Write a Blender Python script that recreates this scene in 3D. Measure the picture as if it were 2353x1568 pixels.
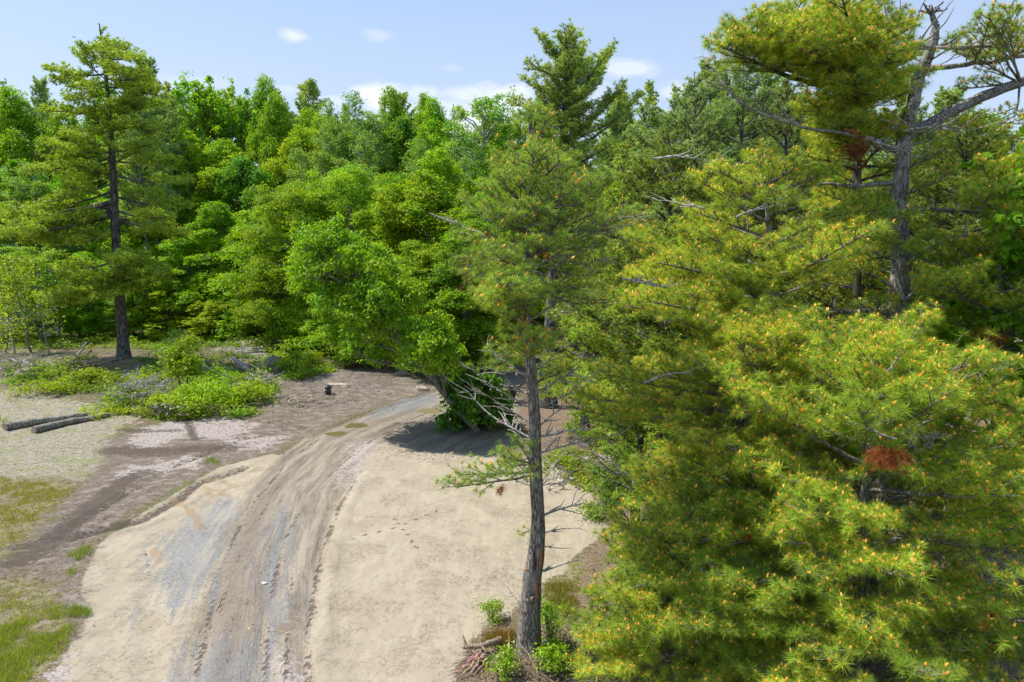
import bpy, math
import numpy as np
from math import sin, cos, pi, radians

# ------------------------------------------------------------------ camera, world, sun
for o in list(bpy.data.objects): bpy.data.objects.remove(o)
SC = bpy.context.scene
COL = SC.collection
CH = 7.0                       # camera height (m)
PITCH = radians(7.9)
F = 1569.0                     # focal length in units of a 2353 px wide picture
cd = bpy.data.cameras.new('camera'); cam = bpy.data.objects.new('camera', cd); COL.objects.link(cam)
cd.sensor_width = 36; cd.lens = 24.0; cd.clip_end = 6000; cd.clip_start = 0.05
cam.location = (0, 0, CH); cam.rotation_euler = (pi / 2 - PITCH, 0, 0)
SC.camera = cam

SUN_EL = radians(58); SUN_AZ = radians(-74)        # azimuth measured from +Y towards +X
sd = bpy.data.lights.new('sun', 'SUN'); sun = bpy.data.objects.new('sun', sd); COL.objects.link(sun)
sd.energy = 4.4; sd.angle = radians(0.55); sd.color = (1.0, 0.955, 0.87)
sun.rotation_euler = (pi / 2 - SUN_EL, 0, -SUN_AZ + pi)
sun.location = (0, 0, 60)
SC.view_settings.view_transform = 'Standard'; SC.view_settings.look = 'None'
SC.view_settings.exposure = 0.62; SC.view_settings.gamma = 1

W = bpy.data.worlds.new('World'); SC.world = W; W.use_nodes = True
def nd(nt, typ, **kw):
    n = nt.nodes.new(typ)
    for k, v in kw.items():
        if k.startswith('i_'):
            n.inputs[k[2:].replace('_', ' ')].default_value = v
        else: setattr(n, k, v)
    return n
def build_world():
    nt = W.node_tree; nt.nodes.clear(); L = nt.links.new
    out = nd(nt, 'ShaderNodeOutputWorld'); bg = nd(nt, 'ShaderNodeBackground')
    sky = nd(nt, 'ShaderNodeTexSky', sky_type='NISHITA', sun_disc=False, sun_elevation=SUN_EL, sun_rotation=SUN_AZ)
    sky.air_density = 1.0; sky.dust_density = 1.1; sky.ozone_density = 3.5; sky.altitude = 200
    tc = nd(nt, 'ShaderNodeTexCoord')
    # clouds live on the sky sphere: each is an elliptical patch of direction filled with noise
    sep = nd(nt, 'ShaderNodeSeparateXYZ'); L(tc.outputs['Generated'], sep.inputs[0])
    def m(op, a, b=None, c=None, clamp=False):
        n = nd(nt, 'ShaderNodeMath', operation=op); n.use_clamp = clamp
        for i, q in enumerate((a, b, c)):
            if q is None: continue
            if isinstance(q, (int, float)): n.inputs[i].default_value = q
            else: L(q, n.inputs[i])
        return n.outputs[0]
    az = m('ARCTAN2', sep.outputs[0], sep.outputs[1])
    hl = m('SQRT', m('ADD', m('MULTIPLY', sep.outputs[0], sep.outputs[0]), m('MULTIPLY', sep.outputs[1], sep.outputs[1])))
    el = m('ARCTAN2', sep.outputs[2], hl)
    noi = nd(nt, 'ShaderNodeTexNoise', noise_dimensions='3D'); noi.inputs['Scale'].default_value = 16; noi.inputs['Detail'].default_value = 7
    noi.inputs['Roughness'].default_value = 0.62
    mp = nd(nt, 'ShaderNodeMapping'); mp.inputs['Scale'].default_value = (1, 1, 2.6)
    L(tc.outputs['Generated'], mp.inputs[0]); L(mp.outputs[0], noi.inputs['Vector'])
    tot = None
    for (px, py, wx, wy, a) in [(669, 80, 34, 14, .62), (868, 82, 42, 12, .30), (1450, 160, 62, 20, .55), (1038, 155, 28, 9, .20),
                                (872, 225, 60, 34, .95), (965, 215, 36, 16, .5), (1000, 255, 130, 22, .75), (1085, 215, 55, 16, .55), (1165, 235, 95, 36, .9),
                                (1190, 260, 140, 30, .8), (1050, 290, 240, 26, .85),
                                (665, 205, 34, 12, .32), (760, 232, 50, 16, .45), (1560, 210, 60, 20, .5), (1330, 210, 80, 26, .45), (420, 190, 90, 20, .25)]:
        u = (px - 1176.5) / F; v = (784 - py) / F
        dx, dy, dz = u, cos(PITCH) + v * sin(PITCH), -sin(PITCH) + v * cos(PITCH)
        a0 = math.atan2(dx, dy); e0 = math.atan2(dz, math.hypot(dx, dy))
        ex = m('DIVIDE', m('SUBTRACT', az, a0), wx / F * .95); ey = m('DIVIDE', m('SUBTRACT', el, e0), wy / F)
        r = m('ADD', m('MULTIPLY', ex, ex), m('MULTIPLY', ey, ey))
        r = m('SUBTRACT', 1.25, m('SQRT', r))
        r = m('ADD', r, m('MULTIPLY', m('SUBTRACT', noi.outputs[0], .5), 3.2))
        r = m('MULTIPLY', m('SMOOTH_MIN', m('MULTIPLY', r, .95, clamp=True), 1.0, .25), a, clamp=True)
        tot = r if tot is None else m('MAXIMUM', tot, r)
    mix = nd(nt, 'ShaderNodeMix', data_type='RGBA')
    # pale summer haze over the clear-sky model, strongest low down
    rp = nd(nt, 'ShaderNodeValToRGB'); cr = rp.color_ramp; cr.elements[0].position = 0; cr.elements[0].color = (.335, .375, .455, 1); cr.elements[1].position = 1; cr.elements[1].color = (.10, .19, .36, 1)
    e_ = cr.elements.new(.22); e_.color = (.29, .345, .45, 1); e_ = cr.elements.new(.40); e_.color = (.215, .30, .44, 1)
    L(sep.outputs[2], rp.inputs[0]); hz = nd(nt, 'ShaderNodeVectorMath', operation='SCALE'); hz.inputs['Scale'].default_value = 9.0; L(rp.outputs[0], hz.inputs[0])
    hm = nd(nt, 'ShaderNodeMix', data_type='RGBA'); hm.inputs[0].default_value = .72; L(sky.outputs[0], hm.inputs[6]); L(hz.outputs[0], hm.inputs[7])
    L(tot, mix.inputs[0]); L(hm.outputs[2], mix.inputs[6]); mix.inputs[7].default_value = (4.7, 4.8, 5.0, 1)
    L(mix.outputs[2], bg.inputs[0]); bg.inputs[1].default_value = 0.15
    L(bg.outputs[0], out.inputs[0])
build_world()
cy = SC.cycles
cy.max_bounces = 7; cy.diffuse_bounces = 3; cy.transmission_bounces = 5; cy.glossy_bounces = 2; cy.transparent_max_bounces = 4
cy.use_adaptive_sampling = False
cy.caustics_reflective = False; cy.caustics_refractive = False

# ------------------------------------------------------------------ helpers
def tag(o, label=None, cat=None, group=None, kind=None):
    if label: o['label'] = label
    if cat: o['category'] = cat
    if group: o['group'] = group
    if kind: o['kind'] = kind
    return o
def empty(name, loc, rz=0.0, sc=(1, 1, 1)):
    o = bpy.data.objects.new(name, None); COL.objects.link(o)
    o.location = loc; o.rotation_euler = (0, 0, rz); o.scale = sc; o.empty_display_size = .3
    return o
def copy_tree(o, parent=None):
    c = o.copy(); COL.objects.link(c); c.parent = parent
    for ch in o.children: copy_tree(ch, c)
    return c
def ray(px, py):
    u = (px - 1176.5) / F; v = (784 - py) / F
    return np.array([u, cos(PITCH) + v * sin(PITCH), -sin(PITCH) + v * cos(PITCH)])
def at(px, py, Y):
    d = ray(px, py); s = Y / d[1]
    return np.array([d[0] * s, Y, CH + d[2] * s])
def flat(px, py):
    d = ray(px, py); s = -CH / d[2]
    return np.array([d[0] * s, d[1] * s])

# value noise, vectorised
def _h(ix, iy, s):
    n = (ix * 374761393 + iy * 668265263 + s * 2147483647) & 0xffffffff
    n = ((n ^ (n >> 13)) * 1274126177) & 0xffffffff
    return ((n ^ (n >> 16)) & 0xffff) / 65535.0
def vnoise(x, y, s=0):
    x = np.asarray(x, float); y = np.asarray(y, float)
    ix = np.floor(x).astype(np.int64); iy = np.floor(y).astype(np.int64)
    fx = x - ix; fy = y - iy; fx = fx * fx * (3 - 2 * fx); fy = fy * fy * (3 - 2 * fy)
    a = _h(ix, iy, s); b = _h(ix + 1, iy, s); c = _h(ix, iy + 1, s); d = _h(ix + 1, iy + 1, s)
    return (a * (1 - fx) + b * fx) * (1 - fy) + (c * (1 - fx) + d * fx) * fy
def fbm(x, y, s=0, o=4):
    t = 0; a = 1; n = 0
    for k in range(o):
        t = t + a * vnoise(x * 2 ** k, y * 2 ** k, s + k * 17); n += a; a *= .5
    return t / n

def pline_dist(x, y, pts):
    """distance to a polyline, and the parameter along it"""
    best = np.full(x.shape, 1e9); side = np.zeros(x.shape); par = np.zeros(x.shape); acc = 0
    for (ax, ay), (bx, by) in zip(pts[:-1], pts[1:]):
        dx, dy = bx - ax, by - ay; l2 = dx * dx + dy * dy; l = math.sqrt(l2)
        t = np.clip(((x - ax) * dx + (y - ay) * dy) / l2, 0, 1)
        qx = x - ax - t * dx; qy = y - ay - t * dy
        d = np.hypot(qx, qy); m = d < best
        best = np.where(m, d, best); side = np.where(m, np.sign(dx * qy - dy * qx), side); par = np.where(m, acc + t * l, par)
        acc += l
    return best, side, par
def poly_sd(x, y, P):
    """signed distance, positive inside"""
    P = [tuple(p) for p in P]
    d, _, _ = pline_dist(x, y, P + [P[0]])
    ins = np.zeros(x.shape, bool); n = len(P)
    for i in range(n):
        x1, y1 = P[i]; x2, y2 = P[(i + 1) % n]
        c = ((y1 > y) != (y2 > y)) & (x < (x2 - x1) * (y - y1) / (y2 - y1 + 1e-12) + x1)
        ins ^= c
    return np.where(ins, d, -d)
FP = lambda L: [tuple(flat(*p)) for p in L]

# tracks and banks, all in ground metres
RUTS = [FP([(395, 1700), (440, 1568), (470, 1440), (492, 1350), (530, 1240), (590, 1140), (660, 1060), (745, 995), (830, 960), (930, 930), (1020, 895)]),
        FP([(590, 1700), (600, 1568), (612, 1440), (625, 1330), (650, 1240), (700, 1150), (775, 1070), (850, 1012), (930, 970), (1020, 930), (1120, 890)]),
        FP([(690, 1700), (697, 1568), (703, 1440), (720, 1330), (745, 1240), (775, 1160), (820, 1090)]),
        FP([(640, 1700), (650, 1568), (660, 1440), (668, 1330), (690, 1230), (735, 1140)]),
        FP([(330, 1600), (345, 1490), (350, 1420), (345, 1330), (330, 1260)]),
        FP([(480, 1500), (510, 1380), (560, 1240), (620, 1150), (700, 1060)]),
        FP([(560, 1080), (470, 1110), (420, 1150), (330, 1200), (160, 1240), (40, 1260)]),
        FP([(700, 985), (560, 1010), (400, 1075), (270, 1150), (130, 1240)])]
RD = [.055, .05, .07, .03, .02, .03, .05, .04]
def H(x, y):
    x = np.asarray(x, float); y = np.asarray(y, float)
    z = (fbm(x * .09 + 3, y * .09, 5, 3) - .5) * .5 * np.clip((y - 22) / 20, 0, 1)
    for (px, py, h, r) in [(575, 808, .75, 3.2), (300, 845, .5, 4.5), (660, 850, .35, 2.5), (450, 900, .25, 3.5), (60, 850, .35, 4), (760, 880, .3, 2.5), (840, 895, .35, 2.2), (1130, 1530, .12, 1.1)]:
        c = flat(px, py); z = z + h * np.exp(-((x - c[0]) ** 2 + (y - c[1]) ** 2) / (r * r))
    near = (y < 40) & (np.abs(x) < 16)
    if np.any(near):
        zn = np.zeros(z.shape)
        for i, (pts, dp) in enumerate(zip(RUTS, RD)):
            d, s, t = pline_dist(x, y, pts)
            w = .17 + .05 * np.sin(t * 1.3 + i)
            k = .55 + .6 * vnoise(t * 1.2, t * 0 + i, 9)
            k = k * (1 + .3 * (vnoise(t * 5, d * 9, 3) - .5))
            zn = zn - dp * k * np.exp(-(d / w) ** 2) + dp * .75 * k * (.4 + vnoise(x * 5, y * 5, 31)) * np.exp(-((d - .34) / .13) ** 2)
        zn = zn + (fbm(x * 1.3, y * 1.3, 11, 4) - .5) * .05 + (fbm(x * 6, y * 6, 12, 3) - .5) * .014
        z = z + np.where(near, zn, 0)
    for (px, py, r) in [(820, 978, .62), (772, 997, .55), (655, 1443, .30), (985, 944, .75)]:
        c = flat(px, py); w_ = np.clip(1.6 - np.hypot(x - c[0], y - c[1]) / r, 0, 1); w_ = w_ * w_ * (3 - 2 * w_); z = z * (1 - w_) - .03 * w_
    return z
def g3(px, py):
    d = ray(px, py); s = -CH / d[2]
    for _ in range(6):
        z = float(H(np.array([d[0] * s]), np.array([d[1] * s]))[0]); s = (z - CH) / d[2]
    return np.array([d[0] * s, d[1] * s, z])
def Hs(x, y): return float(H(np.array([x]), np.array([y]))[0])

class MB:
    """collects vertices and faces, links them as one mesh object"""
    def __init__(s): s.v = []; s.f = []; s.c = []; s.n = 0; s.m = []
    def add(s, v, f, col=(1, 1, 1), mat=0):
        v = np.asarray(v, np.float32).reshape(-1, 3); f = np.asarray(f, np.int64)
        c = np.asarray(col, np.float32)
        if c.ndim == 1: c = np.broadcast_to(c, (len(v), 3))
        s.v.append(v); s.f.append(f + s.n); s.c.append(c.reshape(-1, 3)); s.m.append(np.full(len(f), mat)); s.n += len(v)
    def build(s, name, mats, parent=None, loc=(0, 0, 0), smooth=False):
        if not isinstance(mats, (list, tuple)): mats = [mats]
        v = np.concatenate(s.v); c = np.concatenate(s.c)
        tot = np.concatenate([np.full(len(f), f.shape[1]) for f in s.f])
        loops = np.concatenate([f.reshape(-1) for f in s.f])
        st = np.concatenate([[0], np.cumsum(tot)[:-1]])
        me = bpy.data.meshes.new(name)
        me.vertices.add(len(v)); me.vertices.foreach_set('co', v.reshape(-1))
        me.loops.add(len(loops)); me.loops.foreach_set('vertex_index', loops.astype(np.int32))
        me.polygons.add(len(tot)); me.polygons.foreach_set('loop_start', st.astype(np.int32))
        for m in mats: me.materials.append(m)
        if len(mats) > 1: me.polygons.foreach_set('material_index', np.concatenate(s.m).astype(np.int32))
        me.update(calc_edges=True)
        me.polygons.foreach_set('use_smooth', np.full(len(tot), bool(smooth)))
        a = me.color_attributes.new('col', 'FLOAT_COLOR', 'POINT')
        a.data.foreach_set('color', np.concatenate([c, np.ones((len(c), 1), np.float32)], 1).reshape(-1))
        o = bpy.data.objects.new(name, me); COL.objects.link(o); o.parent = parent; o.location = loc
        return o

def norm(v): return v / (np.linalg.norm(v, axis=-1, keepdims=True) + 1e-9)
def tube(mb, pts, rad, n=8, col=(1, 1, 1), cap=True, mat=0, rough=0., rng=None):
    pts = np.asarray(pts, float); rad = np.asarray(rad, float) * np.ones(len(pts))
    tg = norm(np.gradient(pts, axis=0))
    ref = np.array([1., 0, 0]) if abs(tg[0][0]) < .8 else np.array([0, 1., 0])
    a = norm(np.cross(tg, ref)); b = np.cross(tg, a)
    th = np.linspace(0, 2 * pi, n, endpoint=False)
    r = rad[:, None]
    if rough: r = r * (1 + rough * (rng.random((len(pts), n)) - .5))
    else: r = r * np.ones((1, n))
    v = pts[:, None] + r[..., None] * (a[:, None] * np.cos(th)[None, :, None] + b[:, None] * np.sin(th)[None, :, None])
    i = np.arange(len(pts) - 1)[:, None] * n; j = np.arange(n)[None]; k = (j + 1) % n
    f = np.stack([i + j, i + k, i + n + k, i + n + j], -1).reshape(-1, 4)
    mb.add(v, f, col, mat)
    if cap:
        mb.add(v[-1], np.array([list(range(n))]), col, mat); mb.add(v[0], np.array([list(range(n))[::-1]]), col, mat)
def sticks(mb, P0, P1, r0, r1, n=3, col=(1, 1, 1), mat=0):
    P0 = np.asarray(P0, float); P1 = np.asarray(P1, float); N = len(P0)
    if N == 0: return
    r0 = np.asarray(r0) * np.ones(N); r1 = np.asarray(r1) * np.ones(N)
    ax = norm(P1 - P0); ref = np.where(np.abs(ax[:, 2:3]) > .9, np.array([[1., 0, 0]]), np.array([[0, 0, 1.]]))
    a = norm(np.cross(ax, ref)); b = np.cross(ax, a)
    th = np.linspace(0, 2 * pi, n, endpoint=False)
    rg = a[:, None] * np.cos(th)[None, :, None] + b[:, None] * np.sin(th)[None, :, None]
    v = np.stack([P0[:, None] + rg * r0[:, None, None], P1[:, None] + rg * r1[:, None, None]], 1).reshape(-1, 3)
    base = np.arange(N)[:, None] * 2 * n; j = np.arange(n)[None]; k = (j + 1) % n
    f = np.stack([base + j, base + k, base + n + k, base + n + j], -1).reshape(-1, 4)
    c = col
    if np.ndim(col) == 2: c = np.repeat(col, 2 * n, 0)
    mb.add(v, f, c, mat)
def sphere_dirs(rng, n):
    v = rng.normal(size=(n, 3)); return norm(v)

# ------------------------------------------------------------------ materials
def mat(name):
    m = bpy.data.materials.new(name); m.use_nodes = True
    m.node_tree.nodes.clear(); return m, m.node_tree
def leaf_mat(name, trans=.35, rough=.5, spec=.35, var=.25, hue=.03, tcol=(1.15, 1.2, .5), gain=1.0):
    m, nt = mat(name); L = nt.links.new
    out = nd(nt, 'ShaderNodeOutputMaterial'); at_ = nd(nt, 'ShaderNodeAttribute', attribute_name='col')
    oi = nd(nt, 'ShaderNodeObjectInfo')
    hs = nd(nt, 'ShaderNodeHueSaturation')
    mr = nd(nt, 'ShaderNodeMapRange'); mr.inputs[3].default_value = .5 - hue / 2; mr.inputs[4].default_value = .5 + hue / 2
    mv = nd(nt, 'ShaderNodeMapRange'); mv.inputs[3].default_value = gain * (1 - var / 2); mv.inputs[4].default_value = gain * (1 + var / 2)
    L(oi.outputs['Random'], mr.inputs[0]); L(mr.outputs[0], hs.inputs['Hue'])
    w = nd(nt, 'ShaderNodeMath', operation='FRACT'); w2 = nd(nt, 'ShaderNodeMath', operation='MULTIPLY'); w2.inputs[1].default_value = 7.31
    L(oi.outputs['Random'], w2.inputs[0]); L(w2.outputs[0], w.inputs[0]); L(w.outputs[0], mv.inputs[0]); L(mv.outputs[0], hs.inputs['Value'])
    L(at_.outputs['Color'], hs.inputs['Color'])
    p = nd(nt, 'ShaderNodeBsdfPrincipled'); p.inputs['Roughness'].default_value = rough; p.inputs['Specular IOR Level'].default_value = spec
    L(hs.outputs[0], p.inputs['Base Color'])
    tr = nd(nt, 'ShaderNodeBsdfTranslucent'); mu = nd(nt, 'ShaderNodeMix', data_type='RGBA', blend_type='MULTIPLY'); mu.inputs[0].default_value = 1
    L(hs.outputs[0], mu.inputs[6]); mu.inputs[7].default_value = (*tcol, 1); L(mu.outputs[2], tr.inputs[0])
    mx = nd(nt, 'ShaderNodeMixShader'); mx.inputs[0].default_value = trans
    L(p.outputs[0], mx.inputs[1]); L(tr.outputs[0], mx.inputs[2]); L(mx.outputs[0], out.inputs[0])
    return m
def bark_mat(name, c1, c2, scale=9, stretch=.22, bump=.6, lich=(.30, .32, .27), lamt=.35, thr=.5):
    m, nt = mat(name); L = nt.links.new
    out = nd(nt, 'ShaderNodeOutputMaterial'); p = nd(nt, 'ShaderNodeBsdfPrincipled'); p.inputs['Roughness'].default_value = .9; p.inputs['Specular IOR Level'].default_value = .2
    tc = nd(nt, 'ShaderNodeTexCoord'); mp = nd(nt, 'ShaderNodeMapping'); mp.inputs['Scale'].default_value = (1, 1, stretch)
    L(tc.outputs['Object'], mp.inputs[0])
    n1 = nd(nt, 'ShaderNodeTexNoise'); n1.inputs['Scale'].default_value = scale * 1.5; n1.inputs['Detail'].default_value = 6
    vo = nd(nt, 'ShaderNodeTexVoronoi', feature='DISTANCE_TO_EDGE'); vo.inputs['Scale'].default_value = scale * 2
    ad = nd(nt, 'ShaderNodeVectorMath', operation='MULTIPLY_ADD'); ad.inputs[1].default_value = (.12, .12, .12)
    L(mp.outputs[0], n1.inputs['Vector']); L(n1.outputs['Color'], ad.inputs[0]); L(mp.outputs[0], ad.inputs[2]); L(ad.outputs[0], vo.inputs['Vector'])
    n2 = nd(nt, 'ShaderNodeTexNoise'); n2.inputs['Scale'].default_value = 4; n2.inputs['Detail'].default_value = 5; L(tc.outputs['Object'], n2.inputs['Vector'])
    rp = nd(nt, 'ShaderNodeValToRGB'); rp.color_ramp.elements[0].position = .0; rp.color_ramp.elements[0].color = (*[c * .55 for c in c1], 1)
    rp.color_ramp.elements[1].position = .25; rp.color_ramp.elements[1].color = (*c2, 1); e = rp.color_ramp.elements.new(.08); e.color = (*c1, 1)
    L(vo.outputs['Distance'], rp.inputs[0])
    mm = nd(nt, 'ShaderNodeMapRange'); mm.inputs[1].default_value = thr; mm.inputs[2].default_value = thr + .13; mm.inputs[4].default_value = lamt; L(n2.outputs[0], mm.inputs[0])
    mx = nd(nt, 'ShaderNodeMix', data_type='RGBA'); L(mm.outputs[0], mx.inputs[0]); L(rp.outputs[0], mx.inputs[6]); mx.inputs[7].default_value = (*lich, 1)
    at_ = nd(nt, 'ShaderNodeAttribute', attribute_name='col'); mu = nd(nt, 'ShaderNodeMix', data_type='RGBA', blend_type='MULTIPLY'); mu.inputs[0].default_value = 1
    L(mx.outputs[2], mu.inputs[6]); L(at_.outputs['Color'], mu.inputs[7]); L(mu.outputs[2], p.inputs['Base Color'])
    bp = nd(nt, 'ShaderNodeBump'); bp.inputs['Strength'].default_value = bump; bp.inputs['Distance'].default_value = .03
    su = nd(nt, 'ShaderNodeMath', operation='ADD'); sm = nd(nt, 'ShaderNodeMath', operation='MINIMUM'); sm.inputs[1].default_value = .25
    L(vo.outputs['Distance'], sm.inputs[0]); L(sm.outputs[0], su.inputs[0]); L(n1.outputs[0], su.inputs[1]); L(su.outputs[0], bp.inputs['Height']); L(bp.outputs[0], p.inputs['Normal'])
    L(p.outputs[0], out.inputs[0]); return m
def simple_mat(name, c, rough=.7, spec=.3, metal=0, noise=0, nscale=20, attr=False, bump=0):
    m, nt = mat(name); L = nt.links.new
    out = nd(nt, 'ShaderNodeOutputMaterial'); p = nd(nt, 'ShaderNodeBsdfPrincipled')
    p.inputs['Roughness'].default_value = rough; p.inputs['Specular IOR Level'].default_value = spec; p.inputs['Metallic'].default_value = metal
    tc = nd(nt, 'ShaderNodeTexCoord'); n = nd(nt, 'ShaderNodeTexNoise'); n.inputs['Scale'].default_value = nscale; n.inputs['Detail'].default_value = 6
    L(tc.outputs['Object'], n.inputs['Vector'])
    mr = nd(nt, 'ShaderNodeMapRange'); mr.inputs[1].default_value = .25; mr.inputs[2].default_value = .75; mr.inputs[3].default_value = 1 - noise; mr.inputs[4].default_value = 1 + noise
    L(n.outputs[0], mr.inputs[0])
    mu = nd(nt, 'ShaderNodeVectorMath', operation='SCALE'); L(mr.outputs[0], mu.inputs['Scale'])
    if attr:
        a = nd(nt, 'ShaderNodeAttribute', attribute_name='col'); vm = nd(nt, 'ShaderNodeVectorMath', operation='MULTIPLY'); vm.inputs[1].default_value = c; L(a.outputs['Color'], vm.inputs[0]); L(vm.outputs[0], mu.inputs[0])
    else: mu.inputs[0].default_value = c
    L(mu.outputs[0], p.inputs['Base Color'])
    if bump:
        bp = nd(nt, 'ShaderNodeBump'); bp.inputs['Strength'].default_value = bump; bp.inputs['Distance'].default_value = .03; L(n.outputs[0], bp.inputs['Height']); L(bp.outputs[0], p.inputs['Normal'])
    L(p.outputs[0], out.inputs[0]); return m
M_NEEDLE = leaf_mat('pine_needles', trans=.38, rough=.45, spec=.35, var=.12, hue=.012, tcol=(1.2, 1.15, .25))
M_LEAF = leaf_mat('broad_leaves', trans=.46, rough=.5, spec=.25, var=.22, hue=.03, tcol=(1.15, 1.2, .2))
M_GRASS = leaf_mat('grass_blades', trans=.35, rough=.6, spec=.2, var=0, hue=0)
M_BARK = bark_mat('pine_bark', (.13, .105, .092), (.33, .285, .255), scale=11)
M_BARKL = bark_mat('light_pine_bark', (.16, .14, .125), (.38, .35, .325), scale=11, lich=(.42, .42, .38), lamt=.5)
M_BARKF = bark_mat('dark_pine_bark', (.075, .065, .06), (.17, .155, .145), scale=4, lamt=.2)
M_GREY = bark_mat('grey_bark', (.15, .14, .12), (.28, .27, .25), scale=7, bump=.3)
M_ASPEN = bark_mat('pale_aspen_bark', (.30, .30, .27), (.55, .55, .50), scale=5, bump=.2, lich=(.10, .10, .09), lamt=.6, thr=.62)
M_DEAD = bark_mat('bleached_dead_wood', (.30, .275, .245), (.60, .565, .52), scale=12, bump=.4)
M_STONE = simple_mat('weathered_stone', (.30, .265, .235), rough=.9, noise=.35, nscale=5, bump=.5, attr=True)

# ------------------------------------------------------------------ ground sheet
def axis(lo, hi, fine, far, grow=1.10, first=None):
    a = list(np.arange(lo, hi, fine)); s = fine
    x = a[-1]
    while x < far: s *= grow; x += s; a.append(x)
    return a
def build_ground():
    xs = axis(-13.0, 8.0, .065, 900); s = .065; x = -13.0; L = []
    while x > -900: s *= 1.10; x -= s; L.append(x)
    xs = np.array(L[::-1] + xs)
    ys = axis(8.2, 30.0, .065, 1500, 1.045); s = .065; y = 8.2; L = []
    while y > -60: s *= 1.25; y -= s; L.append(y)
    ys = np.array(L[::-1] + ys)
    X, Y = np.meshgrid(xs, ys); nx, ny = len(xs), len(ys)
    x = X.ravel(); y = Y.ravel(); z = H(x, y)
    far = np.clip((y - 150) / 800, 0, 1); z = z + far * 0
    v = np.stack([x, y, z], 1)
    i = (np.arange(ny - 1)[:, None] * nx + np.arange(nx - 1)[None]).ravel()
    f = np.stack([i, i + 1, i + nx + 1, i + nx], 1)
    def S(poly, w=.8): return np.clip(.5 + poly_sd(x, y, FP(poly)) / (2 * w), 0, 1)
    def U(*a): return np.maximum.reduce(a)
    sand = S([(100, 1620), (150, 1500), (195, 1420), (180, 1350), (225, 1250), (330, 1180), (420, 1125), (500, 1075), (620, 1043), (650, 1050), (700, 1010), (800, 990), (900, 1010), (1000, 1030), (1130, 1045), (1200, 1040), (1330, 1100), (1375, 1160), (1400, 1220), (1340, 1260), (1290, 1320), (1215, 1350), (1170, 1420), (1110, 1450), (1080, 1500), (1045, 1560), (1030, 1700), (60, 1720)])
    road = S([(420, 1700), (455, 1500), (470, 1400), (500, 1320), (520, 1230), (570, 1140), (640, 1060), (720, 1000), (800, 970), (900, 935), (990, 905), (1060, 890), (1400, 880), (1600, 860), (1600, 800), (1350, 800), (1290, 830), (1000, 860), (1000, 880), (1190, 905), (1190, 1000), (1160, 1050), (1000, 1040), (870, 1020), (830, 1040), (790, 1100), (760, 1160), (735, 1240), (720, 1330), (705, 1440), (700, 1560), (700, 1700)])
    grav = U(S([(370, 1400), (350, 1330), (365, 1260), (420, 1200), (470, 1170), (520, 1140), (545, 1160), (520, 1230), (500, 1290), (480, 1360), (440, 1395)]), S([(430, 1700), (420, 1560), (440, 1490), (490, 1470), (590, 1480), (620, 1400), (600, 1310), (620, 1200), (665, 1165), (660, 1250), (640, 1330), (640, 1420), (635, 1500), (610, 1600), (600, 1700)]), S([(830, 965), (870, 940), (960, 915), (1010, 905), (1000, 930), (900, 955)], .5)) 
    mud = U(S([(-200, 1330), (20, 1300), (70, 1250), (150, 1150), (230, 1085), (250, 1010), (330, 990), (450, 1000), (560, 975), (620, 945), (650, 880), (760, 860), (900, 855), (1000, 865), (1010, 900), (900, 925), (800, 955), (700, 1005), (620, 1040), (500, 1070), (400, 1120), (300, 1170), (215, 1245), (200, 1290), (110, 1330), (60, 1300), (-100, 1370)]),
            S([(170, 1290), (200, 1380), (200, 1450), (160, 1480), (150, 1420), (140, 1340)], .4), S([(1170, 960), (1190, 1040), (1130, 1050), (980, 1035), (850, 1010), (830, 985), (1000, 945), (1080, 930)], .6) * .8)
    rock = U(S([(290, 1020), (330, 985), (400, 965), (440, 975), (430, 1000), (350, 1030)], .5), S([(440, 1000), (430, 970), (520, 958), (600, 975), (560, 998), (490, 1010)], .5), S([(260, 1095), (300, 1075), (420, 1050), (475, 1050), (450, 1075), (340, 1090)], .4),
             S([(100, 1600), (120, 1520), (150, 1510), (165, 1540), (130, 1600)], .3), S([(500, 1010), (600, 1000), (680, 1000), (600, 1040), (530, 1030)], .5) * .85, S([(780, 1100), (800, 1020), (850, 1010), (870, 1030), (800, 1130)], .5) * .9, S([(545, 815), (560, 795), (620, 800), (600, 830)], .8), S([(700, 1580), (690, 1500), (640, 1500), (620, 1600), (690, 1640)], .25) * .9)
    lich = S([(-400, 1120), (-400, 900), (0, 900), (120, 915), (220, 935), (330, 960), (270, 985), (255, 1060), (190, 1105), (60, 1110)])
    moss = U(S([(-400, 1700), (-400, 1150), (0, 1100), (120, 1095), (190, 1120), (140, 1180), (60, 1250), (0, 1310), (50, 1340), (130, 1330), (150, 1400), (185, 1410), (160, 1490), (100, 1580), (40, 1700)]), S([(0, 900), (10, 875), (200, 870), (240, 905), (560, 960), (640, 920), (660, 870), (560, 830), (400, 840), (-100, 790), (-200, 860)]) * .9,
             S([(1240, 1330), (1260, 1270), (1360, 1280), (1400, 1330), (1330, 1420), (1250, 1420)], .5), S([(440, 1045), (470, 1040), (520, 1060), (480, 1075)], .3), S([(1240, 1000), (1440, 1030), (1460, 1130), (1400, 1190), (1290, 1080)], .6) * .85)
    lit = U(S([(1025, 1640), (1045, 1540), (1090, 1470), (1150, 1440), (1250, 1400), (1330, 1330), (1400, 1200), (1330, 1090), (1230, 1040), (1180, 950), (1300, 900), (1700, 900), (2600, 900), (2800, 1700), (1500, 1900)]), S([(640, 920), (650, 870), (700, 850), (850, 850), (1000, 860), (1000, 885), (900, 905), (800, 925), (700, 950)]) * .62,
            S([(170, 860), (200, 840), (290, 825), (300, 850), (200, 880), (150, 890)], .6))
    wet = U(S([(470, 1570), (500, 1400), (520, 1300), (555, 1200), (640, 1090), (660, 1090), (600, 1200), (570, 1320), (560, 1440), (550, 1570)], .6))
    orange = np.zeros(len(x))
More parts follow.
